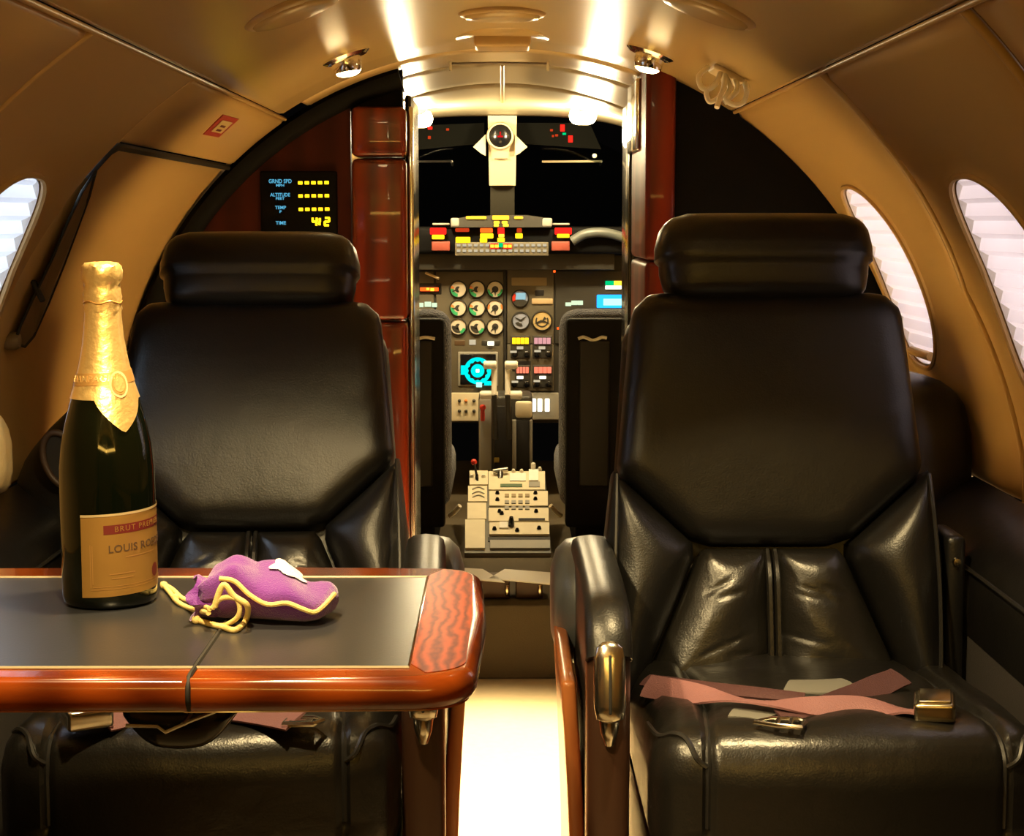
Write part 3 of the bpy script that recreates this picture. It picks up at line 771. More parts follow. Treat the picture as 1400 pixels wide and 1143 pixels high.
fo = mk('neck_foil', V, Fc, FOIL, bt)
# crumpled cap over cork and wire
rng = np.random.RandomState(3)
capp = [(.0160, .270), (.0172, .276), (.0168, .282), (.0178, .288), (.0165, .294), (.0160, .299), (.0182, .304), (.0186, .311), (.0178, .316), (.0150, .3185), (.008, .3195), (.001, .3195)]
V, Fc = lathe(capp, 40)
V = [Vector((p.x * (1 + .05 * math.sin(7 * math.atan2(p.y, p.x) + p.z * 500) + rng.uniform(-.03, .03)), p.y * (1 + .05 * math.sin(7 * math.atan2(p.y, p.x) + p.z * 500)), p.z + rng.uniform(-.0008, .0008))) for p in V]
mk('foil_cap', V, Fc, FOIL, bt)
mk('cap_wire', *tube([(brad(.268) * 0 + .0172 * math.cos(a), .0172 * math.sin(a), .283 + .0012 * math.sin(5 * a)) for a in np.linspace(0, 2 * PI, 40)[:-1]], .0009, 5, True), FOILD, bt)
def wrap(vf, q0, z0, off, tilt=.05):      # lay a flat mesh round the bottle, q0 = direction it faces
    out = []
    for p in vf[0]:
        p = Vector(p); z = z0 + p.y + tilt * p.x; r = brad(z) + off + p.z
        q = q0 + p.x / max(brad(z), .01)
        out.append(Vector((r * math.cos(q), r * math.sin(q), z)))
    return out, vf[1]
def sheet(w, h, nx=24, ny=6, wave=0):
    V = [((i / nx - .5) * w, (j / ny - .5) * h, 0) for j in range(ny + 1) for i in range(nx + 1)]
    Fc = [(j * (nx + 1) + i, j * (nx + 1) + i + 1, (j + 1) * (nx + 1) + i + 1, (j + 1) * (nx + 1) + i) for j in range(ny) for i in range(nx)]
    return V, Fc
FQ = rad(-41)                            # label faces a little to the right
LW, LH, LZ = .108, .076, .053
la = mk('label', *wrap(sheet(LW, LH, 36, 10), FQ, LZ, .0006), LABELM, bt)
for dz, h in ((LH / 2, .0022), ):
    mk('label_edge', *wrap(sheet(LW, h, 36, 1), FQ, LZ + dz, .0010), LABELE, la)
mk('label_band', *wrap(sheet(.074, .0085, 30, 2), FQ + rad(6), LZ + .0245, .0009), LABELR, la)
mk('label_band_text', *wrap(textmesh('BRUT PREMIER', .0072, .0001, 0, space=1.2), FQ + rad(6), LZ + .0245, .0012), LABELM, la)
mk('label_title', *wrap(textmesh('LOUIS ROEDERER', .0098, .0001, .0001, space=1.05), FQ + rad(15), LZ + .0065, .0011), LABELT, la)
for x0, z0, w, h in ((0, -.0285, .086, .0007), (0, -.031, .09, .0007), (-.043, -.010, .0008, .036), (-.045, -.011, .0008, .040), (.005, -.002, .036, .0012), (-.016, -.018, .024, .0012), (-.016, -.022, .020, .0012)):
    mk('label_rule', *wrap(sheet(w, h, 16, 1), FQ + x0 / .044, LZ + z0, .0010), FOILD, la)
mk('label_seal', *wrap(([(.0055 * math.cos(a), .0065 * math.sin(a), 0) for a in np.linspace(0, 2 * PI, 21)[:-1]], [tuple(range(20))]), FQ + rad(30), LZ - .020, .0011), LABELR, la)
# printed collar and medallion on the foil
mk('collar_band', *wrap(sheet(.10, .011, 36, 2), rad(-90), .213, .0018), FOILD, fo)
mk('collar_text', *wrap(textmesh('CHAMPAGNE', .0082, .0001, .0001, space=1.1), rad(-108), .213, .0022), FOIL, fo)
for rr, mm in ((.0105, LABELE), (.0080, FOILD), (.0060, FOIL)):
    mk('medallion', *wrap(([(rr * .85 * math.cos(a), rr * 1.15 * math.sin(a), 0) for a in np.linspace(0, 2 * PI, 25)[:-1]], [tuple(range(24))]), rad(-50), .208, .0022 + (.0105 - rr) * .1), mm, fo)

# ------------------------------------------------------------------ purple drawstring pouch
ZB = ZT + .0012
BC = Vector((-.2095, 1.561, ZB))
bg = thing('drawstring_pouch', BC, 'purple felt drawstring pouch with yellow cord on the folding table', 'pouch')
def bagfn(p):
    x, y, z = p; u = (x + .062) / .124                      # 0 = mouth (left), 1 = bottom seam (right)
    w = .80 + .30 * math.sin(PI * min(u * .9 + .15, 1)); h = (.86 + .34 * math.exp(-((u - .30) / .22) ** 2)) * (1 - .28 * max(0, u - .55) / .45)
    zz = (z + .022) * h
    fold = .0035 * math.sin(x * 130 + y * 60) * (z > 0) + .003 * math.sin(y * 170 + 1) * (u < .35) * (z > -.01)
    y *= 1 - .30 * max(0, .006 - z) / .027
    return Vector((x + .010 * (y / .04) - .006 * (z > .01) * (u < .2), y * w + .008 * math.sin(u * 5), max(zz + fold, 0) if z > -.0215 else 0))
V, Fc = rbox((.112, .076, .042), .0195, (22, 14, 6), fn=bagfn)
bb = mk('pouch_body', V, Fc, FELT, bg)
# piped seam along the front edge and the far corner
def onbag(u, side=-1, h=.5):
    p = bagfn(Vector((-.056 + .112 * u, side * .038 * (1 - max(0, abs(u - .5) - .42) * 2), -.021 + .042 * h))); return p + Vector((0, side * .0012, .0008))
seam = [onbag(u, -1, h) for u, h in ((.22, .80), (.34, .72), (.46, .64), (.6, .58), (.75, .54), (.88, .54), (.96, .56))] + [onbag(1.0, -.6, .62), onbag(1.0, .2, .66)]
mk('piped_seam', *tube(smoothpath(seam, 5), .0022, 7), CORD, bg)
# embroidered crest on top
cr_ = []
N_ = 26
for k in range(N_):
    a = 2 * PI * k / N_; rr = 1 + .18 * math.cos(5 * a)
    q = bagfn(Vector((.012 + .015 * rr * math.cos(a), .010 + .016 * rr * math.sin(a), .022))); cr_.append(q + Vector((0, 0, .0012)))
cen_ = bagfn(Vector((.012, .010, .022))) + Vector((0, 0, .0022))
mk('embroidered_crest', cr_ + [cen_], [(k, (k + 1) % N_, N_) for k in range(N_)], EMBR, bg)
# mouth: ruffled opening
V = []; Fc = []; nn = 30
for j, (dx, s) in enumerate(((-.045, .92), (-.056, .80), (-.062, .90), (-.068, 1.02), (-.064, .7))):
    for k in range(nn):
        a = 2 * PI * k / nn; ru = 1 + .16 * math.sin(6 * a + j) * (j > 0)
        V.append((dx + .004 * math.sin(4 * a), .030 * s * ru * math.cos(a), max(.019 + .019 * s * ru * math.sin(a), .0008)))
for j in range(4):
    for k in range(nn): Fc.append((j * nn + k, j * nn + (k + 1) % nn, (j + 1) * nn + (k + 1) % nn, (j + 1) * nn + k))
mk('pouch_mouth', V, Fc, FELT, bg)
def cordp(pts): return [atz(px, py, ZB + z) if z < .0045 else at(px, py, 1.512) for px, py, z in pts]
c1 = cordp([(293, 830, .016), (305, 800, .034), (320, 815, .030), (338, 828, .014), (336, 848, .003), (322, 861, .0028), (303, 857, .0028), (280, 851, .0028), (266, 846, .0028)])
mk('drawstring', *tube(smoothpath(c1, 7), .0027, 8), CORD, bg, world=True)
c2 = cordp([(290, 832, .014), (303, 818, .018), (324, 820, .016), (326, 842, .006), (306, 855, .0028), (284, 853, .0028)])
mk('drawstring', *tube(smoothpath(c2, 7), .0023, 8), CORD, bg, world=True)
c3 = cordp([(285, 838, .02), (258, 831, .0028), (243, 823, .0028), (232, 810, .003), (222, 798, .0036)])
mk('drawstring', *tube(smoothpath(c3, 7), .0024, 8), CORD, bg, world=True)
c4 = cordp([(287, 832, .02), (262, 823, .003), (248, 817, .0028), (236, 806, .0028), (226, 800, .0040)])
mk('drawstring', *tube(smoothpath(c4, 7), .0024, 8), CORD, bg, world=True)
for px, py in ((224, 800), (268, 847), (240, 817)):
    k = atz(px, py, ZB + .004); V, Fc = rbox((.008, .008, .008), .0039, 2); mk('cord_knot', [p + k for p in V], Fc, CORD, bg, world=True)

# ------------------------------------------------------------------ seat belts
ZS = .436
def belt_right():
    r = thing('seat_belt', atz(1060, 965, ZS), 'mauve lap belt with brass buckle on the seat beside the closed window', 'seat belt')
    pts = [atz(884, 938, .428), atz(930, 946, .438), atz(985, 955, .446), atz(1050, 962, .452), atz(1110, 966, .449), atz(1175, 966, .447), atz(1225, 972, .444), atz(1256, 974, .446)]
    mk('strap', *ribbon(pts, .030, .003, 10, side=lambda t_: Vector((.05, 1, .25 + .45 * math.sin(t_ * 11 + .6)))), WEB, r, world=True)
    pts = [atz(882, 930, .426), atz(960, 940, .440), atz(1040, 948, .448), atz(1100, 955, .446)]
    mk('strap', *ribbon(pts, .022, .0025, 8, side=lambda t_: Vector((.2, 1, .3))), WEBD, r, world=True)
    pts = [atz(1068, 983, .442), atz(1110, 976, .442), atz(1165, 955, .443), atz(1205, 936, .448), atz(1232, 925, .452)]
    mk('strap', *ribbon(pts, .034, .0025, 8, side=lambda t_: Vector((.5, 1, .3))), WEBD, r, world=True)
    pts = [atz(1075, 940, .440), atz(1125, 940, .443), atz(1165, 938, .443)]
    mk('belt_pad', *ribbon(pts, .06, .004, 6), GREYPAD, r, world=True)
    pts = [atz(1000, 975, .440), atz(1030, 977, .441), atz(1055, 982, .441)]
    mk('belt_pad', *ribbon(pts, .035, .003, 6), GREYPAD, r, world=True)
    k = atz(1278, 966, .452)
    b = mk('buckle', *xf(rbox((.046, .052, .022), .005, 3), TR(k, rad(4), rad(-3), rad(-14))), BRASS, r, world=True)
    mk('buckle_flap', *xf(rbox((.036, .044, .004), .0018, 2), TR(k + Vector((0, 0, .012)), rad(4), rad(-3), rad(-14))), BRASS, b, world=True)
    t0 = atz(1070, 990, .443)
    ang = rad(-8)
    def T(x, y): return t0 + Vector((x * math.cos(ang) - y * math.sin(ang), x * math.sin(ang) + y * math.cos(ang), .002))
    tg = [T(-.030, -.004), T(-.012, .012), T(.018, .014), T(.024, .004), T(.020, -.016), T(-.006, -.013)]
    mk('tongue', *tube(tg, .0032, 6, True), mat_latch, r, world=True)
    mk('tongue_bar', *tube([T(-.008, -.012), T(-.004, .012)], .003, 6), mat_latch, r, world=True)
    mk('tongue_bar', *tube([T(.008, -.013), T(.010, .013)], .003, 6), mat_latch, r, world=True)
def belt_left():
    r = thing('seat_belt', atz(240, 985, ZS), 'lap belt lying on the seat under the folding table', 'seat belt')
    k = atz(118, 976, .455)
    b = mk('buckle', *xf(rbox((.052, .046, .024), .005, 3), TR(k, rad(5), 0, rad(28))), mat_latch, r, world=True)
    mk('buckle_flap', *xf(rbox((.042, .038, .004), .0018, 2), TR(k + Vector((0, 0, .013)), rad(5), 0, rad(28))), mat_latch, b, world=True)
    pts = [atz(140, 985, .446), atz(190, 975, .446), atz(260, 970, .447), atz(320, 972, .448), atz(365, 978, .448), atz(405, 986, .447)]
    mk('strap', *ribbon(pts, .04, .003, 8, side=lambda t_: Vector((.1, 1, .3))), WEB, r, world=True)
    t0 = atz(416, 990, .444)
    def T(x, y): return t0 + Vector((x, y, .003))
    tg = [T(-.022, -.010), T(.010, -.010), T(.020, .004), T(.010, .014), T(-.018, .012)]
    mk('tongue', *tube(tg, .0032, 6, True), mat_latch, r, world=True)
    mk('tongue_plate', *xf(rbox((.026, .018, .003), .001, 1), TR(t0 + Vector((-.004, .001, .003)))), mat_latch, r, world=True)
belt_right(); belt_left()
# cream cloth folded over the left ledge, mostly out of frame
V, Fc = rbox((.13, .12, .130), .045, (6, 6, 5), fn=lambda p: Vector((p.x, p.y + .006 * math.sin(p.x * 60), p.z + .006 * math.sin(p.y * 50 + p.x * 40))))
kc = at(-52, 590, 2.42)
tag(mk('folded_cloth', [p + Vector((kc.x, kc.y, .672)) for p in V], Fc, CREAMC), 'cream folded cloth lying on the left ledge by the window', 'cloth')

# ------------------------------------------------------------------ ceiling fittings
def basis(Y, deg):
    n = -Vector((math.sin(rad(deg)), 0, math.cos(rad(deg)))); x = Vector((math.cos(rad(deg)), 0, -math.sin(rad(deg)))); y = Vector((0, 1, 0))
    M = Matrix((x, y, n)).transposed().to_4x4(); M.translation = shell(Y, deg, RC); return M     # z of M points into the cabin
def cover(Y, deg, label):
    o = thing('oxygen_mask_cover', shell(Y, deg, RC), label, 'cover', 'round covers on the ceiling')
    M = basis(Y, deg)
    V, Fc = lathe([(.066, .000), (.066, .004), (.063, .007), (.056, .0075)], 48)
    V = [Vector((p.x, p.y * 1.05, p.z)) for p in V]
    mk('cover_rim', *xf((V, Fc), M), LINER, o, world=True)
    V, Fc = lathe([(.058, .006), (.055, .0105), (.040, .0125), (.02, .0135), (.001, .0138)], 48)
    mk('cover_plate', *xf((V, Fc), M), LINERC, o, world=True)
cover(2.69, 0, 'round cream ceiling cover on the centreline')
cover(2.235, -20.6, 'round cream ceiling cover on the window seam side by the exit placard')
cover(2.235, 20.2, 'round cream ceiling cover above the white hook bracket')
# small centre housing with a tongue-shaped outline
o = thing('ceiling_housing', shell(3.05, 0, RC), 'small cream rectangular housing on the ceiling centreline', 'housing')
P = [(-.092, -.02), (-.05, -.16), (.05, -.16), (.092, -.02), (.055, .055), (-.055, .055)]
M = basis(3.07, 0)
mk('housing_base', *prism([Vector(p) for p in chaikin([Vector(p) for p in P], 2)], lambda a, b, h: M @ Vector((a, b, h - .012 + a * a * .55)), 0, .014, .004), LINERC, o, world=True)
mk('housing_box', *xf(rbox((.096, .10, .026), .008, 3, (0, -.02, .008)), M), LINER, o, world=True)
o = thing('handrail', shell(3.45, 0, RC - .01), 'thin bar with two end posts across the ceiling before the cockpit', 'rail')
e1, e2 = at(616, 90, 3.42), at(749, 90, 3.42)
mk('rail_bar', *tube([e1 + Vector((0, 0, .004)), e1.lerp(e2, .5) + Vector((0, 0, .006)), e2 + Vector((0, 0, .004))], .0022, 6), mat('rail_dark', (.12, .08, .05), .4), o, world=True)
for e in (e1, e2): mk('rail_post', *tube([e + Vector((0, 0, .008)), e - Vector((0, 0, .010))], .003, 8), WHITEP, o, world=True)

def reading_light(Y, deg, aim, power, label, cone=120, lit=True):
    o = thing('reading_light', shell(Y, deg, RC), label, 'light', 'round ceiling reading lights')
    M = basis(Y, deg)
    V, Fc = lathe([(.040, .0), (.040, .004), (.034, .008), (.027, .004), (.026, -.002)], 36)
    mk('bezel', *xf((V, Fc), M), CHROME, o, world=True)
    c = M @ Vector((0, 0, -.004)); d = (Vector(aim) - c).normalized(); Q = d.to_track_quat('Z', 'Y').to_matrix().to_4x4(); Q.translation = c
    V, Fc = lathe([(.0225, -.004), (.0245, .004), (.0245, .018), (.023, .028), (.0205, .033), (.0195, .032)], 32)
    mk('eyeball', *xf((V, Fc), Q), CHROME, o, world=True)
    V, Fc = lathe([(.0198, .0310), (.0185, .035), (.012, .038), (.001, .039)], 28)
    mk('lens', *xf((V, Fc), Q), G_LENS, o, world=True)
    s = spot('reading_lamp', c + d * .045, aim, power, LAMPW, cone, .6, .018)
    return o
reading_light(2.893, -20.1, (-.03, 2.85, 0), P_AISLE * .5, 'chrome reading light before the mahogany bulkhead with the display', 72)
reading_light(2.882, 18.9, (-.03, 2.85, 0), P_AISLE, 'chrome reading light beside the white hook bracket', 72)
reading_light(1.62, -19.5, (-.33, 1.85, .5), P_READ * 1.4, 'chrome reading light above the folding table', 106)
reading_light(1.75, 19.5, (.38, 2.02, .42), P_READ * 1.5, 'chrome reading light above the seat with the mauve belt', 66)
reading_light(1.15, -19.5, (-.20, 1.52, .64), P_READ * 1.7, 'chrome reading light aft of the folding table', 78)

# white coat hooks
o = thing('coat_hook', shell(2.74, 28, RC), 'white coat hook bracket with curled prongs under the ceiling seam', 'coat hook')
M = basis(2.74, 27.9)
mk('hook_plate', *xf(rbox((.052, .075, .010), .004, 3, (0, 0, .004)), M), IVORY, o, world=True)
def hk(*pts): return [at(px, py, Y) for px, py, Y in pts]
for pts in ([(968, 92, 2.72), (956, 103, 2.70), (958, 118, 2.69), (968, 122, 2.68), (979, 114, 2.68), (985, 100, 2.70)],
            [(986, 96, 2.72), (990, 115, 2.70), (984, 132, 2.69), (971, 139, 2.68), (966, 130, 2.68), (967, 122, 2.68)],
            [(992, 98, 2.71), (990, 118, 2.69), (984, 134, 2.67), (980, 147, 2.66)],
            [(990, 100, 2.72), (998, 120, 2.70), (992, 135, 2.69), (1003, 143, 2.68), (1016, 140, 2.68), (1021, 126, 2.68), (1019, 114, 2.70)],
            [(1004, 104, 2.71), (1008, 122, 2.70), (1000, 132, 2.69), (990, 141, 2.69)]):
    mk('hook_prong', *tube(smoothpath(hk(*pts), 6), .0042, 8), WHITEP, o, world=True)

# red-edged exit placard
pq = [cyl(px, py, RC - .001) for px, py in ((278, 184), (299, 188), (327, 163), (305, 157))]
o = tag(mk('exit_placard', pq + [p + (Vector((0, p.y, ZC)) - p).normalized() * -.004 for p in pq], [(0, 1, 2, 3), (0, 1, 5, 4), (1, 2, 6, 5), (2, 3, 7, 6), (3, 0, 4, 7)], mat('placard_red', (.36, .03, .02), .5), smooth=False), 'small red bordered placard above the hatch', 'placard')
def bil(u, v): return (pq[0] * (1 - u) + pq[1] * u) * (1 - v) + (pq[3] * (1 - u) + pq[2] * u) * v + Vector((.0012, 0, -.0010))
mk('placard_field', [bil(.18, .22), bil(.82, .22), bil(.82, .80), bil(.18, .80)], [(0, 1, 2, 3)], mat('placard_cream', (.55, .42, .18), .5), o, smooth=False)
for v0 in (.30, .50): mk('placard_mark', [bil(.32, v0) + Vector((.0006, 0, -.0006)), bil(.62, v0) + Vector((.0006, 0, -.0006)), bil(.62, v0 + .1) + Vector((.0006, 0, -.0006)), bil(.32, v0 + .1) + Vector((.0006, 0, -.0006))], [(0, 1, 2, 3)], LABELR, o, smooth=False)

# ------------------------------------------------------------------ flight information display
YD = 3.378
o = thing('flight_display', at(408, 290, YD), 'black cabin display with blue captions and yellow readouts on the bulkhead', 'display')
a, b = at(356, 234, YD), at(462, 334, YD)
mk('display_case', *rbox((b.x - a.x, .016, a.z - b.z), .003, 2, ((a.x + b.x) / 2, YD + .0, (a.z + b.z) / 2)), mat('display_black', (.003, .003, .0035), .5, spec=.08), o, world=True)
YF = YD - .0095
def flat_text(s, px, py, hpx, m, parent, Y, name='caption', bold=.0003, space=1, wpx=None):
    c = at(px, py, Y); sz = hpx / F * Y * 1.42
    V, Fc = textmesh(s, sz, .0002, bold, space=space)
    kx = 1
    if wpx:
        w = max(p.x for p in V) - min(p.x for p in V); kx = (wpx / F * Y) / w
    return mk(name, [Vector((p.x * kx + c.x, Y - p.z, p.y + c.z)) for p in V], Fc, m, parent, world=True, smooth=False)
for s, px, py, hp, wp in (('GRND SPD', 383, 248, 5.2, 31), ('MPH', 383, 253.5, 3.4, 11), ('ALTITUDE', 383, 266.5, 4.6, 27), ('FEET', 383, 271.5, 3.4, 12), ('TEMP', 383.5, 284, 4.4, 15), ('F', 383.5, 289.5, 3.2, 3), ('TIME', 384, 305, 4.6, 14)):
    flat_text(s, px, py, hp, G_LBLUE, o, YF, 'caption', .0002, wpx=wp)
def blob(px, py, w, h, Y, m, parent, name='indicator', th=.002, r=None, world=True):
    c = at(px, py, Y); k = Y / F
    return mk(name, *rbox((w * k, th, h * k), min(w, h) * k * .48 if r is None else r, (2, 1, 2), c), m, parent, world=world)
for row, py in enumerate((250, 268, 286.3)):
    for i in range(5): blob(410.5 + 9 * i + row * .4, py - i * .1, 6.2, 4.6, YF, G_YEL, o, 'digit_dash')
def seg7(px, py, w, h, segs, Y, m, parent):
    t_ = 2.2
    S_ = {'a': (0, -h / 2, w, t_), 'd': (0, h / 2, w, t_), 'g': (0, 0, w, t_), 'f': (-w / 2, -h / 4, t_, h / 2), 'b': (w / 2, -h / 4, t_, h / 2), 'e': (-w / 2, h / 4, t_, h / 2), 'c': (w / 2, h / 4, t_, h / 2)}
    parts = []
    for s in segs:
        dx, dy, ww, hh = S_[s]; c = at(px + dx - dy * .10, py + dy, Y); k = Y / F
        parts.append(rbox(((ww + 1) * k, .002, (hh + 1) * k), .0006, 1, c))
    mk('digit', *merge(*parts), m, parent, world=True)
seg7(430, 303, 5.5, 10, 'fgbc', YF, G_YEL, o); seg7(437, 303, 0.1, 9, 'bc', YF, G_YEL, o); seg7(447, 303, 5.5, 10, 'abged', YF, G_YEL, o)
blob(434.5, 300.5, 1.5, 2, YF, G_YEL, o, 'colon'); blob(434.2, 305.5, 1.5, 2, YF, G_YEL, o, 'colon')

# ------------------------------------------------------------------ cockpit
YP = 5.20
ip = thing('instrument_panel', (0, YP, .38), 'olive instrument panel with round gauges and lit screens', 'instrument panel')
def face(px0, py0, px1, py1, Y, m, parent, name, th=.01, r=.003):
    a, b = at(px0, py0, Y), at(px1, py1, Y)
    return mk(name, *rbox((b.x - a.x, th, a.z - b.z), r, 2, ((a.x + b.x) / 2, Y + th / 2, (a.z + b.z) / 2)), m, parent, world=True)
face(420, 349, 960, 578, YP, PANELD, ip, 'panel_base', .05)
face(596, 371, 689, 540, YP - .008, PANEL, ip, 'panel_plate'); face(566, 371, 594, 540, YP - .008, PANEL, ip, 'panel_plate')
face(693, 366, 757, 470, YP - .008, PANEL, ip, 'panel_plate'); face(759, 370, 862, 470, YP - .008, PANELD, ip, 'panel_plate')
face(693, 471, 757, 535, YP - .008, PANEL, ip, 'panel_plate')
face(616, 537, 690, 576, YP - .012, CREAMP, ip, 'panel_plate'); face(692, 537, 764, 574, YP - .012, GREYP, ip, 'panel_plate')
def gauge(px, py, r, Y, fm, arcs, needle, parent, name='gauge'):
    c = at(px, py, Y); k = Y / F; R_ = r * k
    g = mk(name, *xf(lathe([(R_ * 1.12, 0), (R_ * 1.12, .005), (R_ * 1.0, .008), (R_ * .95, .004), (R_ * .5, .0035), (.0005, .0035)], 28, 'y'), TR(c)), PANELD, parent, world=True)
    V, Fc = lathe([(R_ * .95, .0042), (R_ * .0 + .0005, .0044)], 28, 'y')
    mk('dial', *xf((V, Fc), TR(c)), fm, g, world=True, smooth=False)
    for m, r0, r1, a0, a1 in arcs:
        aa = np.linspace(rad(a0), rad(a1), 14); P = [c + Vector((r1 * R_ * math.cos(a), -.0052, r1 * R_ * math.sin(a))) for a in aa] + [c + Vector((r0 * R_ * math.cos(a), -.0052, r0 * R_ * math.sin(a))) for a in reversed(aa)]
        n = len(aa); mk('dial_arc', P, [(i, i + 1, 2 * n - 2 - i, 2 * n - 1 - i) for i in range(n - 1)], m, g, world=True, smooth=False)
    for a in needle:
        d = Vector((math.cos(rad(a)), 0, math.sin(rad(a)))); s = Vector((-d.z, 0, d.x)) * R_ * .14; q = c + Vector((0, -.0062, 0))
        mk('needle', [q - s, q + s, q + d * R_ * .8 + s * .3, q + d * R_ * .8 - s * .3], [(0, 1, 2, 3)], PANELD, g, world=True, smooth=False)
    return g
YG = YP - .009
for i, px in enumerate((626.5, 652, 677)):
    for j, py in enumerate((395.5, 421, 446.5)):
        if i < 2: arcs = [(GREENP, .55, .95, 175, 265), (ORANGEP, .55, .95, 150, 175)] if j < 2 else [(GREENP, .6, .95, 290, 345), (PANELD, .0, .8, 170, 290)]
        else: arcs = [(ORANGEP, .7, .95, 150, 190), (ORANGEP, .7, .95, -10, 30)] if j == 1 else ([(GREENP, .7, .95, 180, 250), (GREENP, .7, .95, 290, 360)] if j == 0 else [])
        gauge(px, py, 10.8, YG, DIALF, arcs + ([(PANELD, 0, .42, 0, 360)] if i == 2 else [(PANELD, .0, .38, 60, 290)]), [(190,), (-15,), (270, 225)][i] if i == 2 else ((185,) if j else (200,)), ip)
gauge(711, 408, 11, YG, DIALB, [(REDP, .6, 1.0, 140, 210), (PANELD, 0, .95, 200, 340)], (), ip); blob(712, 405, 13, 9, YG - .006, glow('attitude_blue', (.45, .75, .8), .8), ip, 'attitude_ball')
gauge(712, 438.5, 11.5, YG, DIALB, [(PANELD, .3, .7, 200, 290)], (40, 150), ip); gauge(741, 438.5, 13, YG, DIALT, [(PANELD, .0, .5, 20, 60), (PANELD, .55, .7, 150, 390)], (200, -20), ip)
face(699, 379, 748, 391, YG, mat('placard_tan', (.30, .23, .12), .5), ip, 'name_plate'); face(727, 408, 756, 416, YG - .004, mat('plate_peach', (.55, .40, .22), .5), ip, 'name_plate')
face(731, 396, 744, 405, YG, GAPM, ip, 'blank_plate'); face(700, 493, 726, 508, YG, GAPM, ip, 'blank_plate')
face(571, 387, 604, 403, YG, GAPM, ip, 'readout_window')
for x in (579, 587, 595): blob(x, 395.5, 9, 5, YG - .006, G_ORANGE, ip, 'readout_digit')
blob(591, 396, 5, 4, YG - .009, G_AMBER, ip, 'readout_digit'); blob(585, 395, 4, 3, YG - .009, G_AMBER, ip, 'readout_digit')
blob(575, 417, 8, 6, YG, G_PALE, ip, 'lit_key'); blob(585, 416, 9, 7, YG, G_PALE, ip, 'lit_key'); blob(594, 417, 7, 6, YG, G_PALE, ip, 'lit_key')
blob(777, 416, 8, 5, YG, G_PALE, ip, 'lit_key'); blob(785, 414, 8, 6, YG, G_PALE, ip, 'lit_key'); blob(793, 414, 8, 6, YG, G_PALE, ip, 'lit_key')
# radar screen
face(626, 481, 681, 528, YG - .003, GREYP, ip, 'screen_bezel'); scr = face(629, 484, 678, 526, YG - .006, BLACKG, ip, 'radar_screen')
cs = at(653, 507, YG - .0075); kk = YP / F
def annulus(r0, r1, wob=0, n=40):
    aa = np.linspace(0, 2 * PI, n + 1)[:-1]
    V = [cs + Vector((r * kk * (1 + (wob * math.cos(12 * a) if q else 0)) * math.cos(a), 0, r * kk * (1 + (wob * math.cos(12 * a) if q else 0)) * math.sin(a))) for q, r in enumerate((r1, r0)) for a in aa]
    return V, [(i, (i + 1) % n, n + (i + 1) % n, n + i) for i in range(n)]
mk('radar_ring', *annulus(13, 18.5, -.06, 72), G_CYAN, scr, world=True, smooth=False); mk('radar_ring', *annulus(2.6, 9.2), G_CYAN, scr, world=True, smooth=False)
blob(653, 507, 4.5, 4.5, YG - .0075, G_WHITE, scr, 'radar_mark'); blob(633, 506, 6, 13, YG - .0075, G_CYAN, scr, 'radar_mark'); blob(655, 526, 8, 7, YG - .0085, glow('glow_mint', (.5, 1, .85), 1.2), scr, 'radar_mark'); blob(669, 524, 14, 6, YG - .0075, G_CYAN, scr, 'radar_mark')
# small lit captions and radios
blob(646, 468, 9, 7, YG, G_SMALL, ip, 'caption_lamp'); blob(671, 469.5, 9, 6, YG - .006, G_WHITE, ip, 'caption_lamp'); face(658, 465, 684, 473, YG, PANELD, ip, 'switch_plate'); face(621, 465, 636, 473, YG, mat('plate_brown', (.09, .05, .02), .5), ip, 'switch_plate')
for px0, py0, px1, m in ((700, 461, 723, G_YEL), (730, 461, 753, G_PINK), (706, 501, 723, glow('glow_salmon', (1, .22, .12), 1.3)), (730, 501, 754, MATS['glow_salmon'] if 'glow_salmon' in MATS else G_RED)):
    face(px0 - 2, py0 - 2, px1 + 2, py0 + 29, YG - .002, PANELD, ip, 'radio_unit')
    n_ = 4
    for q in range(n_): blob(px0 + (q + .5) * (px1 - px0) / n_, py0 + 5, (px1 - px0) / n_ - .6, 8.5, YG - .006, m, ip, 'radio_digit')
for px, py in ((711, 475.5), (741, 475.5), (711, 516), (742, 516)): blob(px, py, 9, 4, YG - .006, G_WHITE if py > 500 else G_SMALL, ip, 'radio_lamp')
for px, py in ((704, 484), (720, 484), (734, 484), (750, 484), (703, 525), (720, 525), (734, 525), (750, 525)):
    c = at(px, py, YG - .004); mk('radio_knob', *xf(lathe([(.010, 0), (.009, .012), (.006, .014)], 14, 'y'), TR(c)), BLACKG, ip, world=True)
for px, py in ((702, 481), (735, 480), (704, 522), (734, 521)): blob(px, py, 9, 3, YG - .020, G_SMALL, ip, 'knob_mark')
for x in (729.5, 738, 748): face(x - 3, 545, x + 3.4, 563, YP - .016, G_WHITE, ip, 'rocker_switch', .006)
for py in (548, 562):
    for px in (628, 637, 648): blob(px, py, 4.5, 4.5, YP - .014, ORANGEP if (px == 637 and py == 548) else PANELD, ip, 'toggle', .012)
face(835, 384, 860, 395, YG, PANELD, ip, 'lamp_cluster'); blob(833.5, 387, 12, 6, YG - .004, G_GREEN, ip, 'indicator', r=.002); blob(845, 387, 11, 6, YG - .004, G_AMBER, ip, 'indicator', r=.002); blob(839, 393, 23, 5, YG - .004, G_WHITE, ip, 'indicator', r=.002)
face(816, 403, 866, 421, YG - .002, G_BLUE, ip, 'blue_screen'); blob(842, 413, 34, 9, YG - .005, glow('glow_ice', (.35, .85, 1), 2), ip, 'screen_text', r=.004)
face(802, 347, 808, 369, YP - .03, G_BLUE, ip, 'blue_strip', .004); blob(569, 365, 4, 16, YP - .03, glow('glow_dim_blue', (.05, .12, .5), .35), ip, 'blue_strip')
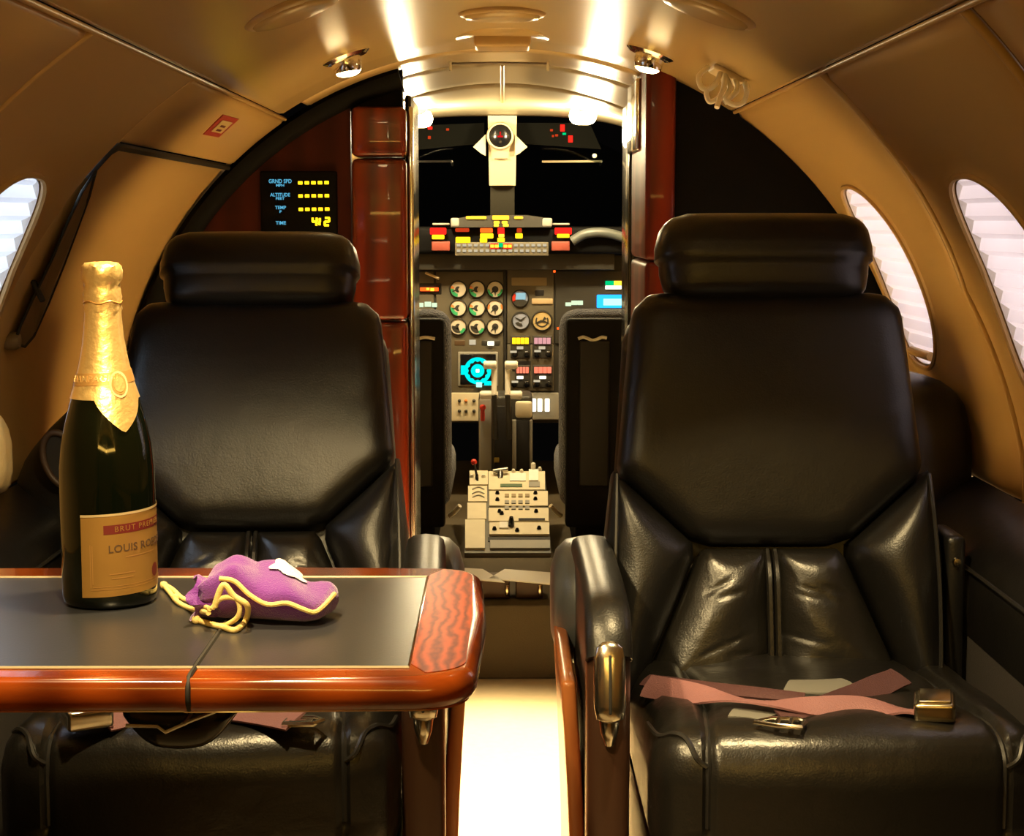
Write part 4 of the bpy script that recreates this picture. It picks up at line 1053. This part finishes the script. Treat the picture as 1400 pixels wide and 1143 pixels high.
blob(686, 356, 7, 7, YP - .03, IVORY, ip, 'centre_knob'); face(688.5, 366, 692.5, 540, YP - .014, GAPM, ip, 'panel_joint')
blob(758, 371, 3, 3, YG, G_ORANGE, ip, 'indicator'); blob(763, 449, 3, 3, YG, G_ORANGE, ip, 'indicator')
c1_ = at(582, 373, YG - .01); mk('panel_lever', *tube([c1_, c1_ + Vector((.04, -.02, -.016))], .004, 6), IVORY, ip, world=True)

# glare shield with annunciators
YS = 5.08
gs = thing('glare_shield', at(690, 345, YS), 'black glare shield with amber and red annunciator lights', 'glare shield')
face(420, 310, 960, 347, YS + .02, BLACK, gs, 'shield_face', .10, .012)
face(572, 346, 840, 369, YS + .06, PANELD, gs, 'shield_underside', .05)
hood = [(616, 311), (622, 299), (645, 295), (720, 294), (742, 297), (755, 304), (754, 311)]
P = [at(px, py, YS) for px, py in hood]
mk('hood', *prism([Vector((p.x, p.z)) for p in P], xz(YS + .05), 0, .06, .004), PANELD, gs, world=True, smooth=False)
for x0, x1 in ((616, 628), (741, 755)): face(x0, 298, x1, 310, YS - .012, GREYP, gs, 'hood_cap', .01, .005)
face(622, 331, 750, 350, YS - .002, PANEL, gs, 'annunciator_panel')
for py in (335.3, 342.8):
    for i in range(16):
        px = 627 + 7.85 * i
        if py < 340 and 5 < i < 10: continue
        blob(px, py, 5, 3.6, YS - .004, G_SMALL, gs, 'legend_lamp', .003)
for px in (676, 694): face(px - 6, 333, px + 6, 340, YS - .006, G_RED, gs, 'warning_lamp', .004); 
for px in (673, 679, 691, 697): blob(px, 336.5, 5, 4, YS - .008, G_AMBER, gs, 'legend_lamp')
blob(684.5, 335, 6, 6, YS - .008, G_GREEN, gs, 'indicator')
for px, py, w, h, m in ((632, 314.5, 19, 5, glow('glow_dull_red', (.6, .05, .01), 1)), (633, 328, 20, 8, G_YEL), (665, 315, 17, 6, G_ORANGE), (665.5, 322.5, 18, 7, G_YEL), (661, 328.5, 10, 6, G_YEL), (685, 316, 9, 9, G_RED), (685.5, 322, 8, 5, G_AMBER), (685, 328, 10, 6, G_YEL), (710, 315, 7, 6, MATS['glow_dull_red']), (709.5, 322.5, 10, 7, G_YEL),
                        (599, 316, 22, 9, G_RED), (599, 324, 17, 6, G_YEL), (770, 316, 23, 9, G_RED), (770, 322, 17, 6, G_YEL), (651, 297.5, 28, 4, G_AMBER), (684.5, 297.5, 23, 6, G_AMBER), (679, 304, 8, 4, G_AMBER), (690, 304, 8, 4, G_AMBER), (678.5, 308, 7, 4, G_AMBER), (691.5, 308, 8, 4, G_AMBER), (709, 297.5, 12, 3.6, G_AMBER), (563, 316, 7, 8, MATS['glow_dull_red']), (564, 329, 9, 7, G_YEL), (562, 338, 6, 5, G_RED), (876, 316, 10, 10, G_RED)):
    blob(px, py, w, h, YS - .014 if py < 312 else YS - .002, m, gs, 'annunciator', .006)
for px in (603, 767):
    face(px - 13, 330, px + 12, 343, YS + .004, mat('lamp_off_red', (.25, .05, .03), .5), gs, 'warning_plate', .012)
    face(px - 12, 305, px + 12, 308, YS + .004, GREYP, gs, 'shield_trim', .012)
cv = [at(px, py, YS) for px, py in ((782, 330), (800, 320), (825, 318), (850, 324), (872, 334))]
mk('side_hood', *tube(smoothpath(cv, 5), .014, 8), mat('hood_grey', (.10, .11, .10), .4), gs, world=True)

# windshield with centre post, dark night behind
ws = D.objects.new('window_4', None); COL.objects.link(ws); struct(ws, 'two-piece windshield with dark night outside'); ws.location = (0, 5.4, 1.0)
for sg in (-1, 1):
    V = []; Fc = []; n = 16
    for j in range(9):
        t_ = j / 8
        for i in range(n + 1):
            x = sg * (.04 + .62 * i / n); zt = min(1.262, ZC + math.sqrt(max(.735 ** 2 - x * x, .0)) - .02); zb = .93
            V.append((x, 5.26 + .55 * t_ - .25 * (abs(x) / .66) ** 2 * t_, zt + (zb - zt) * t_))
    for j in range(8):
        for i in range(n): Fc.append((j * (n + 1) + i, j * (n + 1) + i + 1, (j + 1) * (n + 1) + i + 1, (j + 1) * (n + 1) + i))
    mk('windshield_pane', V, Fc, WSH, ws, world=True)
def post(zt, Yt, zb, Yb, w0, w1, th, m, name):
    V = [(s * (w0 if k == 0 else w1) / 2, (Yt if k == 0 else Yb) + d, zt if k == 0 else zb) for k in (0, 1) for s in (-1, 1) for d in (0, th)]
    return mk(name, V, [(0, 1, 3, 2), (4, 5, 7, 6), (0, 1, 5, 4), (2, 3, 7, 6), (0, 2, 6, 4), (1, 3, 7, 5)], m, ws, world=True, smooth=False)
pcx = at(684, 200, 5.2).x
post(1.30, 5.17, 1.10, 5.24, .084, .078, .05, IVORY, 'post_cover')
post(1.115, 5.26, .96, 5.45, .072, .074, .04, mat('post_grey', (.12, .11, .08), .5), 'centre_post')
# compass on the post
cp = thing('compass', at(684, 186, 5.15), 'round black compass in cream housing on the windshield post', 'compass')
k = at(684, 186, 5.16)
V, Fc = lathe([(.040, -.03), (.040, .006), (.037, .012), (.033, .010), (.033, .004)], 36, 'y'); mk('compass_ring', *xf((V, Fc), TR(k)), IVORY, cp, world=True)
V, Fc = lathe([(.033, .004), (.024, .010), (.012, .013), (.001, .014)], 30, 'y'); mk('compass_glass', *xf((V, Fc), TR(k)), BLACKG, cp, world=True)
mk('compass_lubber', *merge(rbox((.016, .002, .005), .001, 1, k + Vector((0, -.015, -.002))), rbox((.004, .002, .014), .001, 1, k + Vector((0, -.015, .005)))), glow('glow_deep_red', (.8, .01, .01), 1), cp, world=True)
for s in (-1, 1):
    pp = [at(684 + s * x, y, 5.18) for x, y in ((20, 184), (37, 201), (26, 210), (20, 213))]
    mk('compass_fin', *prism([Vector((p.x, p.z)) for p in pp], xz(5.20), 0, .03), IVORY, cp, world=True, smooth=False)
face(676, 216, 694, 218, 5.195, mat('slot_brown', (.2, .14, .07), .5), cp, 'card_slot', .004, .0005)

REFLB = mat('overhead_black', (.004, .004, .003), .9, spec=.05)
# windshield reflections painted as glowing marks on added dark strips, and thin wiper bars
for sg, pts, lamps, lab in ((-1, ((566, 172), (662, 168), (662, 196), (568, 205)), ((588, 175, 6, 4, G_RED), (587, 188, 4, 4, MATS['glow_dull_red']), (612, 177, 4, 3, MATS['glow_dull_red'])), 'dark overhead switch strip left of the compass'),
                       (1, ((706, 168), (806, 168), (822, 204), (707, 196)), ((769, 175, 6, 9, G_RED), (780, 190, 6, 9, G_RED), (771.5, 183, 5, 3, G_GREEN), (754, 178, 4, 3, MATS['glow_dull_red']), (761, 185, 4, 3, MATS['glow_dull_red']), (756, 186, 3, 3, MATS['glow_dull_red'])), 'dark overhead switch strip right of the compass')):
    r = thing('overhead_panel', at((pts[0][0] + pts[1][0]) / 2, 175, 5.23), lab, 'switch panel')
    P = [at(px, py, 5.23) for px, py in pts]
    mk('strip_body', *prism([Vector((p.x, p.z)) for p in P], xz(5.25), 0, .02), REFLB, r, world=True, smooth=False)
    for px, py, w, h, m in lamps: blob(px, py, w, h, 5.226, m, r, 'indicator')  # red and green glows stand for reflections in the glass
for x0, x1, m, lab in ((566, 618, STEEL, 'thin wiper bar on the left windshield'), (741, 822, IVORY, 'thin pale wiper bar on the right windshield')):
    a, b = at(x0, 221, 5.36), at(x1, 220.5, 5.36)
    r = thing('wiper_bar', a.lerp(b, .5), lab, 'wiper'); mk('bar', *tube([a, b], .0035, 6), m, r, world=True)
    mk('bar_stay', *tube([b, b + Vector((0, .05, -.01))], .004, 6), STEEL, r, world=True)
k = at(813, 213, 5.2); V, Fc = rbox((.014, .014, .014), .0068, 2)
tag(mk('visor_knob', [p + k for p in V], Fc, WHITEP), 'small white round visor knob beside the right windshield', 'knob')

# cockpit lamps: frosted globes on the headliner
def dome(px, py, Y, label):
    c = at(px, py, Y); o = thing('cockpit_lamp', c, label, 'lamp', 'cockpit lamps')
    zc = ZC + math.sqrt(RC ** 2 - c.x ** 2)
    mk('lamp_base', *xf(lathe([(.030, 0), (.030, .02), (.022, max(zc - c.z, .03))], 24), TR(c)), CHROME, o, world=True)
    V, Fc = rbox((.074, .06, .048), .023, 4); mk('lamp_globe', [p + c + Vector((0, 0, -.008)) for p in V], Fc, G_BULB, o, world=True)
    l = D.lights.new('cockpit_lamp_light', 'POINT'); l.energy = P_COCKPIT; l.color = (1, .80, .46); l.shadow_soft_size = .03
    q = D.objects.new('cockpit_lamp_light', l); COL.objects.link(q); q.location = c + Vector((0, -.02, -.05))
dome(573, 158, 4.80, 'glaring warm cockpit lamp beside the mahogany column')
dome(797, 154, 4.80, 'glaring warm cockpit lamp beside the bright side trim')
# bright side trim of the right cockpit wall
pp = [(812, 168), (826, 182), (862, 198), (862, 207), (824, 205), (818, 186)]

# pilot seats
def pilot_seat(x, label):
    Y = 4.35; r = thing('pilot_seat', (x, Y, .165), label, 'seat', 'pilot seats')
    V, Fc = rbox((.42, .10, .50), .045, (6, 3, 8), (0, 0, .365)); mk('seat_back', V, Fc, SHEEP, r)
    V, Fc = rbox((.39, .03, .52), .012, (4, 2, 4), (0, -.045, .335)); mk('back_panel', V, Fc, SEATBK, r)
    s = 1 if x < 0 else -1
    w = [(s * (.172 - .15 * k / 6), -.064, .545 + .004 * math.sin(k * 1.9)) for k in range(7)]
    if x > 0: w = [(s * (.165 - .07 * k / 6), -.064, .545 + .004 * math.sin(k * 1.5)) for k in range(7)]
    mk('pocket_trim', *tube(smoothpath(w, 4), .0045, 6), WHITEP, r)
    V, Fc = rbox((.12 if x < 0 else .075, .02, .36), .006, (2, 1, 3), (s * .105 if x < 0 else s * .125, -.060, .36)); mk('back_pocket', V, Fc, mat('pocket_%d' % (x > 0), (.010, .009, .008), .6), r)
    mk('seat_bottom', *rbox((.42, .42, .12), .04, 4, (0, .22, .18)), SHEEP, r)
    mk('seat_rail', *rbox((.34, .40, .13), .01, 2, (0, .15, .066)), BLACK, r)
    a = Vector((s * .205, -.02, .10))
    mk('adjust_lever', *tube([a, a + Vector((s * .012, -.02, .012)), a + Vector((s * .026, -.03, .03))], .006, 8), WHITEP if x < 0 else IVORY, r)
pilot_seat(-.337, 'black pilot seat with grey sheepskin trim beside the mahogany column')
pilot_seat(.350, 'black pilot seat with grey sheepskin trim on the blue screen side')

# centre pedestal: sloped radio deck with many small fittings
A = [at(635, 756, 4.30), at(753, 756, 4.30), at(745, 645, 4.78), at(644, 645, 4.78)]
pd = thing('centre_pedestal', (A[0].lerp(A[1], .5).x, 4.5, .166), 'cream centre pedestal with knobs and keys between the pilot seats', 'pedestal')
bot = [Vector((p.x, p.y, .166 - .001)) for p in A]
mk('pedestal_body', A + bot, [(0, 1, 2, 3), (0, 1, 5, 4), (1, 2, 6, 5), (2, 3, 7, 6), (3, 0, 4, 7)], mat('pedestal_grey', (.13, .125, .105), .45), pd, world=True, smooth=False)
nrm = (A[1] - A[0]).cross(A[3] - A[0]).normalized()
if nrm.z < 0: nrm = -nrm
from mathutils import geometry as geo
def deck(px, py, h=0):
    d = ray(px, py); t_ = (A[0] - CAM).dot(nrm) / d.dot(nrm); return CAM + d * t_ + nrm * h
def dplate(px0, py0, px1, py1, m, name, h=.006, sk=0):
    P = [deck(px0, py1), deck(px1, py1), deck(px1 + sk, py0), deck(px0 + sk, py0)]
    Q = [p + nrm * h for p in P]
    return mk(name, P + Q, [(0, 1, 2, 3), (4, 5, 6, 7), (0, 1, 5, 4), (1, 2, 6, 5), (2, 3, 7, 6), (3, 0, 4, 7)], m, pd, world=True, smooth=False)
dplate(636, 713, 663, 752, CREAMP, 'deck_plate'); dplate(639, 690, 665, 712, CREAMP, 'deck_plate'); dplate(640, 667, 666, 688, CREAMP, 'deck_plate'); dplate(642, 646, 667, 665, CREAMP, 'deck_plate')
dplate(668, 697, 750, 715, CREAMP, 'deck_plate'); dplate(669, 717, 751, 733, CREAMP, 'deck_plate'); dplate(669, 674, 749, 694, CREAMP, 'deck_plate'); dplate(668, 647, 745, 672, CREAMP, 'deck_plate')
dplate(670, 741, 752, 752, GREYP, 'deck_plate'); dplate(667, 735, 752, 741, GAPM, 'deck_slot', .002); dplate(667, 694, 749, 696.5, GAPM, 'deck_slot', .002); dplate(709, 712, 745, 714.5, GAPM, 'deck_slot', .008)
dplate(684, 665, 714, 669, mat('deck_lcd', (.10, .16, .09), .4), 'lcd', .008); dplate(697, 651, 719, 661, PAPER, 'white_key', .009); dplate(723, 646, 736, 661, PAPER, 'white_key', .010); dplate(683, 718, 694, 726, PAPER, 'white_key', .010); dplate(723, 662, 738, 669, GREYP, 'white_key', .008)
flat_k = deck(730, 653, .0106)
for row, py in enumerate((681, 690, 698)):
    for i in range(4): dplate(690 + 9.3 * i, py - 2, 696 + 9.3 * i, py + 2, GREYP if row else MATS['placard_tan'], 'key', .009)
for i, py in enumerate((670, 676, 681)):
    P = [deck(646 + 16 * q, py + 2.5 - 3 * math.sin(PI * q), .008) for q in np.linspace(0, 1, 7)]; mk('dial_scale', *tube(P, .0016, 5), GREYP, pd, world=True)
def knob(px, py, r, h, m, name='knob', tip=None):
    c = deck(px, py, .004); Q = nrm.to_track_quat('Z', 'Y').to_matrix().to_4x4(); Q.translation = c
    mk(name, *xf(lathe([(r, 0), (r, h * .4), (r * .6, h), (.001, h * 1.02)], 12), Q), m, pd, world=True)
for px, py in ((680, 678), (680, 687), (732, 678), (732, 686), (733, 703), (683, 703), (686, 706), (676, 727), (707, 729), (737, 726)): knob(px, py, .006, .010, BLACKG)
knob(699, 722, .008, .028, BLACKG, 'tall_knob'); knob(652, 658, .005, .018, BLACKG, 'lever_boot')
for px, py in ((645, 655), (661, 655), (702, 648), (713, 648), (738, 645)): knob(px, py, .006, .010, WHITEP)
P = [deck(653, 660, .004), deck(651, 656, .022), deck(649, 652, .036)]; mk('trim_lever', *tube(P, .0035, 8), BLACKG, pd, world=True)
V, Fc = rbox((.017, .017, .017), .0083, 3); k = deck(648, 650, .040); mk('red_knob', [p + k for p in V], Fc, REDP, pd, world=True)
P = [deck(674, 652, .016), deck(694, 650, .018)]; mk('cross_handle', *tube(P, .007, 8), STEEL, pd, world=True); mk('handle_stem', *tube([deck(684, 656, .002), deck(684, 651, .014)], .008, 8), BLACKG, pd, world=True)
P = deck(729, 645, .012); V, Fc = rbox((.013, .013, .03), .006, 2); mk('ivory_switch', [p + P for p in V], Fc, WHITEP, pd, world=True)

# throttle quadrant
tq = thing('throttle_quadrant', (0, 4.92, .166), 'throttle quadrant with two white T-handled levers', 'throttle')
YQ = 4.90
face(654, 541, 728, 709, YQ, PANELD, tq, 'quadrant_body', .16, .012)
face(655, 545, 672, 648, YQ - .006, GREYP, tq, 'quadrant_cheek', .02, .006); face(704, 548, 728, 572, YQ - .006, CREAMP, tq, 'quadrant_cheek', .02, .01)
face(706, 574, 727, 642, YQ - .004, GAPM, tq, 'quadrant_slot', .01); face(676, 555, 700, 640, YQ - .004, GAPM, tq, 'quadrant_slot', .01)
face(700, 574, 706, 642, YQ - .008, GREYP, tq, 'quadrant_rail', .012); face(724, 574, 728, 645, YQ - .008, GREYP, tq, 'quadrant_rail', .012)
for px, tx0, tx1, bx0, bx1 in ((675.5, 658, 682, 653, 684), (694, 687, 711, 687, 717)):
    a, b = at(px, 500, YQ - .03), at(px, 540, YQ - .05)
    lv = mk('thrust_lever', *tube([a, b], .0075, 8), WHITEP, tq, world=True)
    for x0, x1, py, r in ((tx0, tx1, 499, .012), (bx0, bx1, 540, .0125)):
        p, q = at(x0 + 3, py, YQ - .04), at(x1 - 3, py, YQ - .04); mk('lever_grip', *tube([p, p.lerp(q, .1), p.lerp(q, .9), q], [r * .7, r, r, r * .7], 10), WHITEP, lv, world=True)
    mk('lever_stem', *tube([b, at(px + 2, 600, YQ - .02)], .008, 8), PANELD, lv, world=True)
V, Fc = rbox((.018, .018, .016), .0075, 3); k = at(660, 557, YQ - .02); mk('red_lever', [p + k for p in V], Fc, REDP, tq, world=True); mk('red_stem', *tube([k, at(660, 575, YQ - .01)], .006, 8), REDP, tq, world=True)
blob(679, 629, 7, 7, YQ - .01, mat('yellow_tag', (.35, .26, .04), .5), tq, 'yellow_tag')

# things behind the step: document boxes and papers
for x0, x1, lab in ((606, 697, 'brown leather case at the cockpit step under the white papers'), (705, 742, 'narrow brown case at the cockpit step below the pedestal')):
    a, b = at(x0, 793, 3.80), at(x1, 826, 3.80)
    o = thing('document_case', ((a.x + b.x) / 2, 3.84, .166), lab, 'case')
    mk('case_body', *rbox((b.x - a.x, .09, .042), .004, 2, ((a.x + b.x) / 2, 3.855, .188)), BROWNL, o, world=True)
    mk('case_latch', *rbox((.008, .006, .026), .002, 1, (b.x - .006, 3.808, .186)), BRASS, o, world=True)
for pts, lab in (([(606, 789), (690, 797), (660, 779), (607, 776)], 'white sheet lying on the brown case'), ([(668, 792), (757, 800), (757, 784), (690, 779)], 'white sheet overlapping the narrow case')):
    P = [atz(px, py, .2125) for px, py in pts]; Q = [p + Vector((0, 0, .002)) for p in P]
    tag(mk('paper_sheet', P + Q, [(0, 1, 2, 3), (4, 5, 6, 7), (0, 1, 5, 4), (1, 2, 6, 5), (2, 3, 7, 6), (3, 0, 4, 7)], PAPER, smooth=False), lab, 'paper', 'papers by the cockpit step')
for px, py, m, lab in ((597, 690, WHITEP, None),): pass
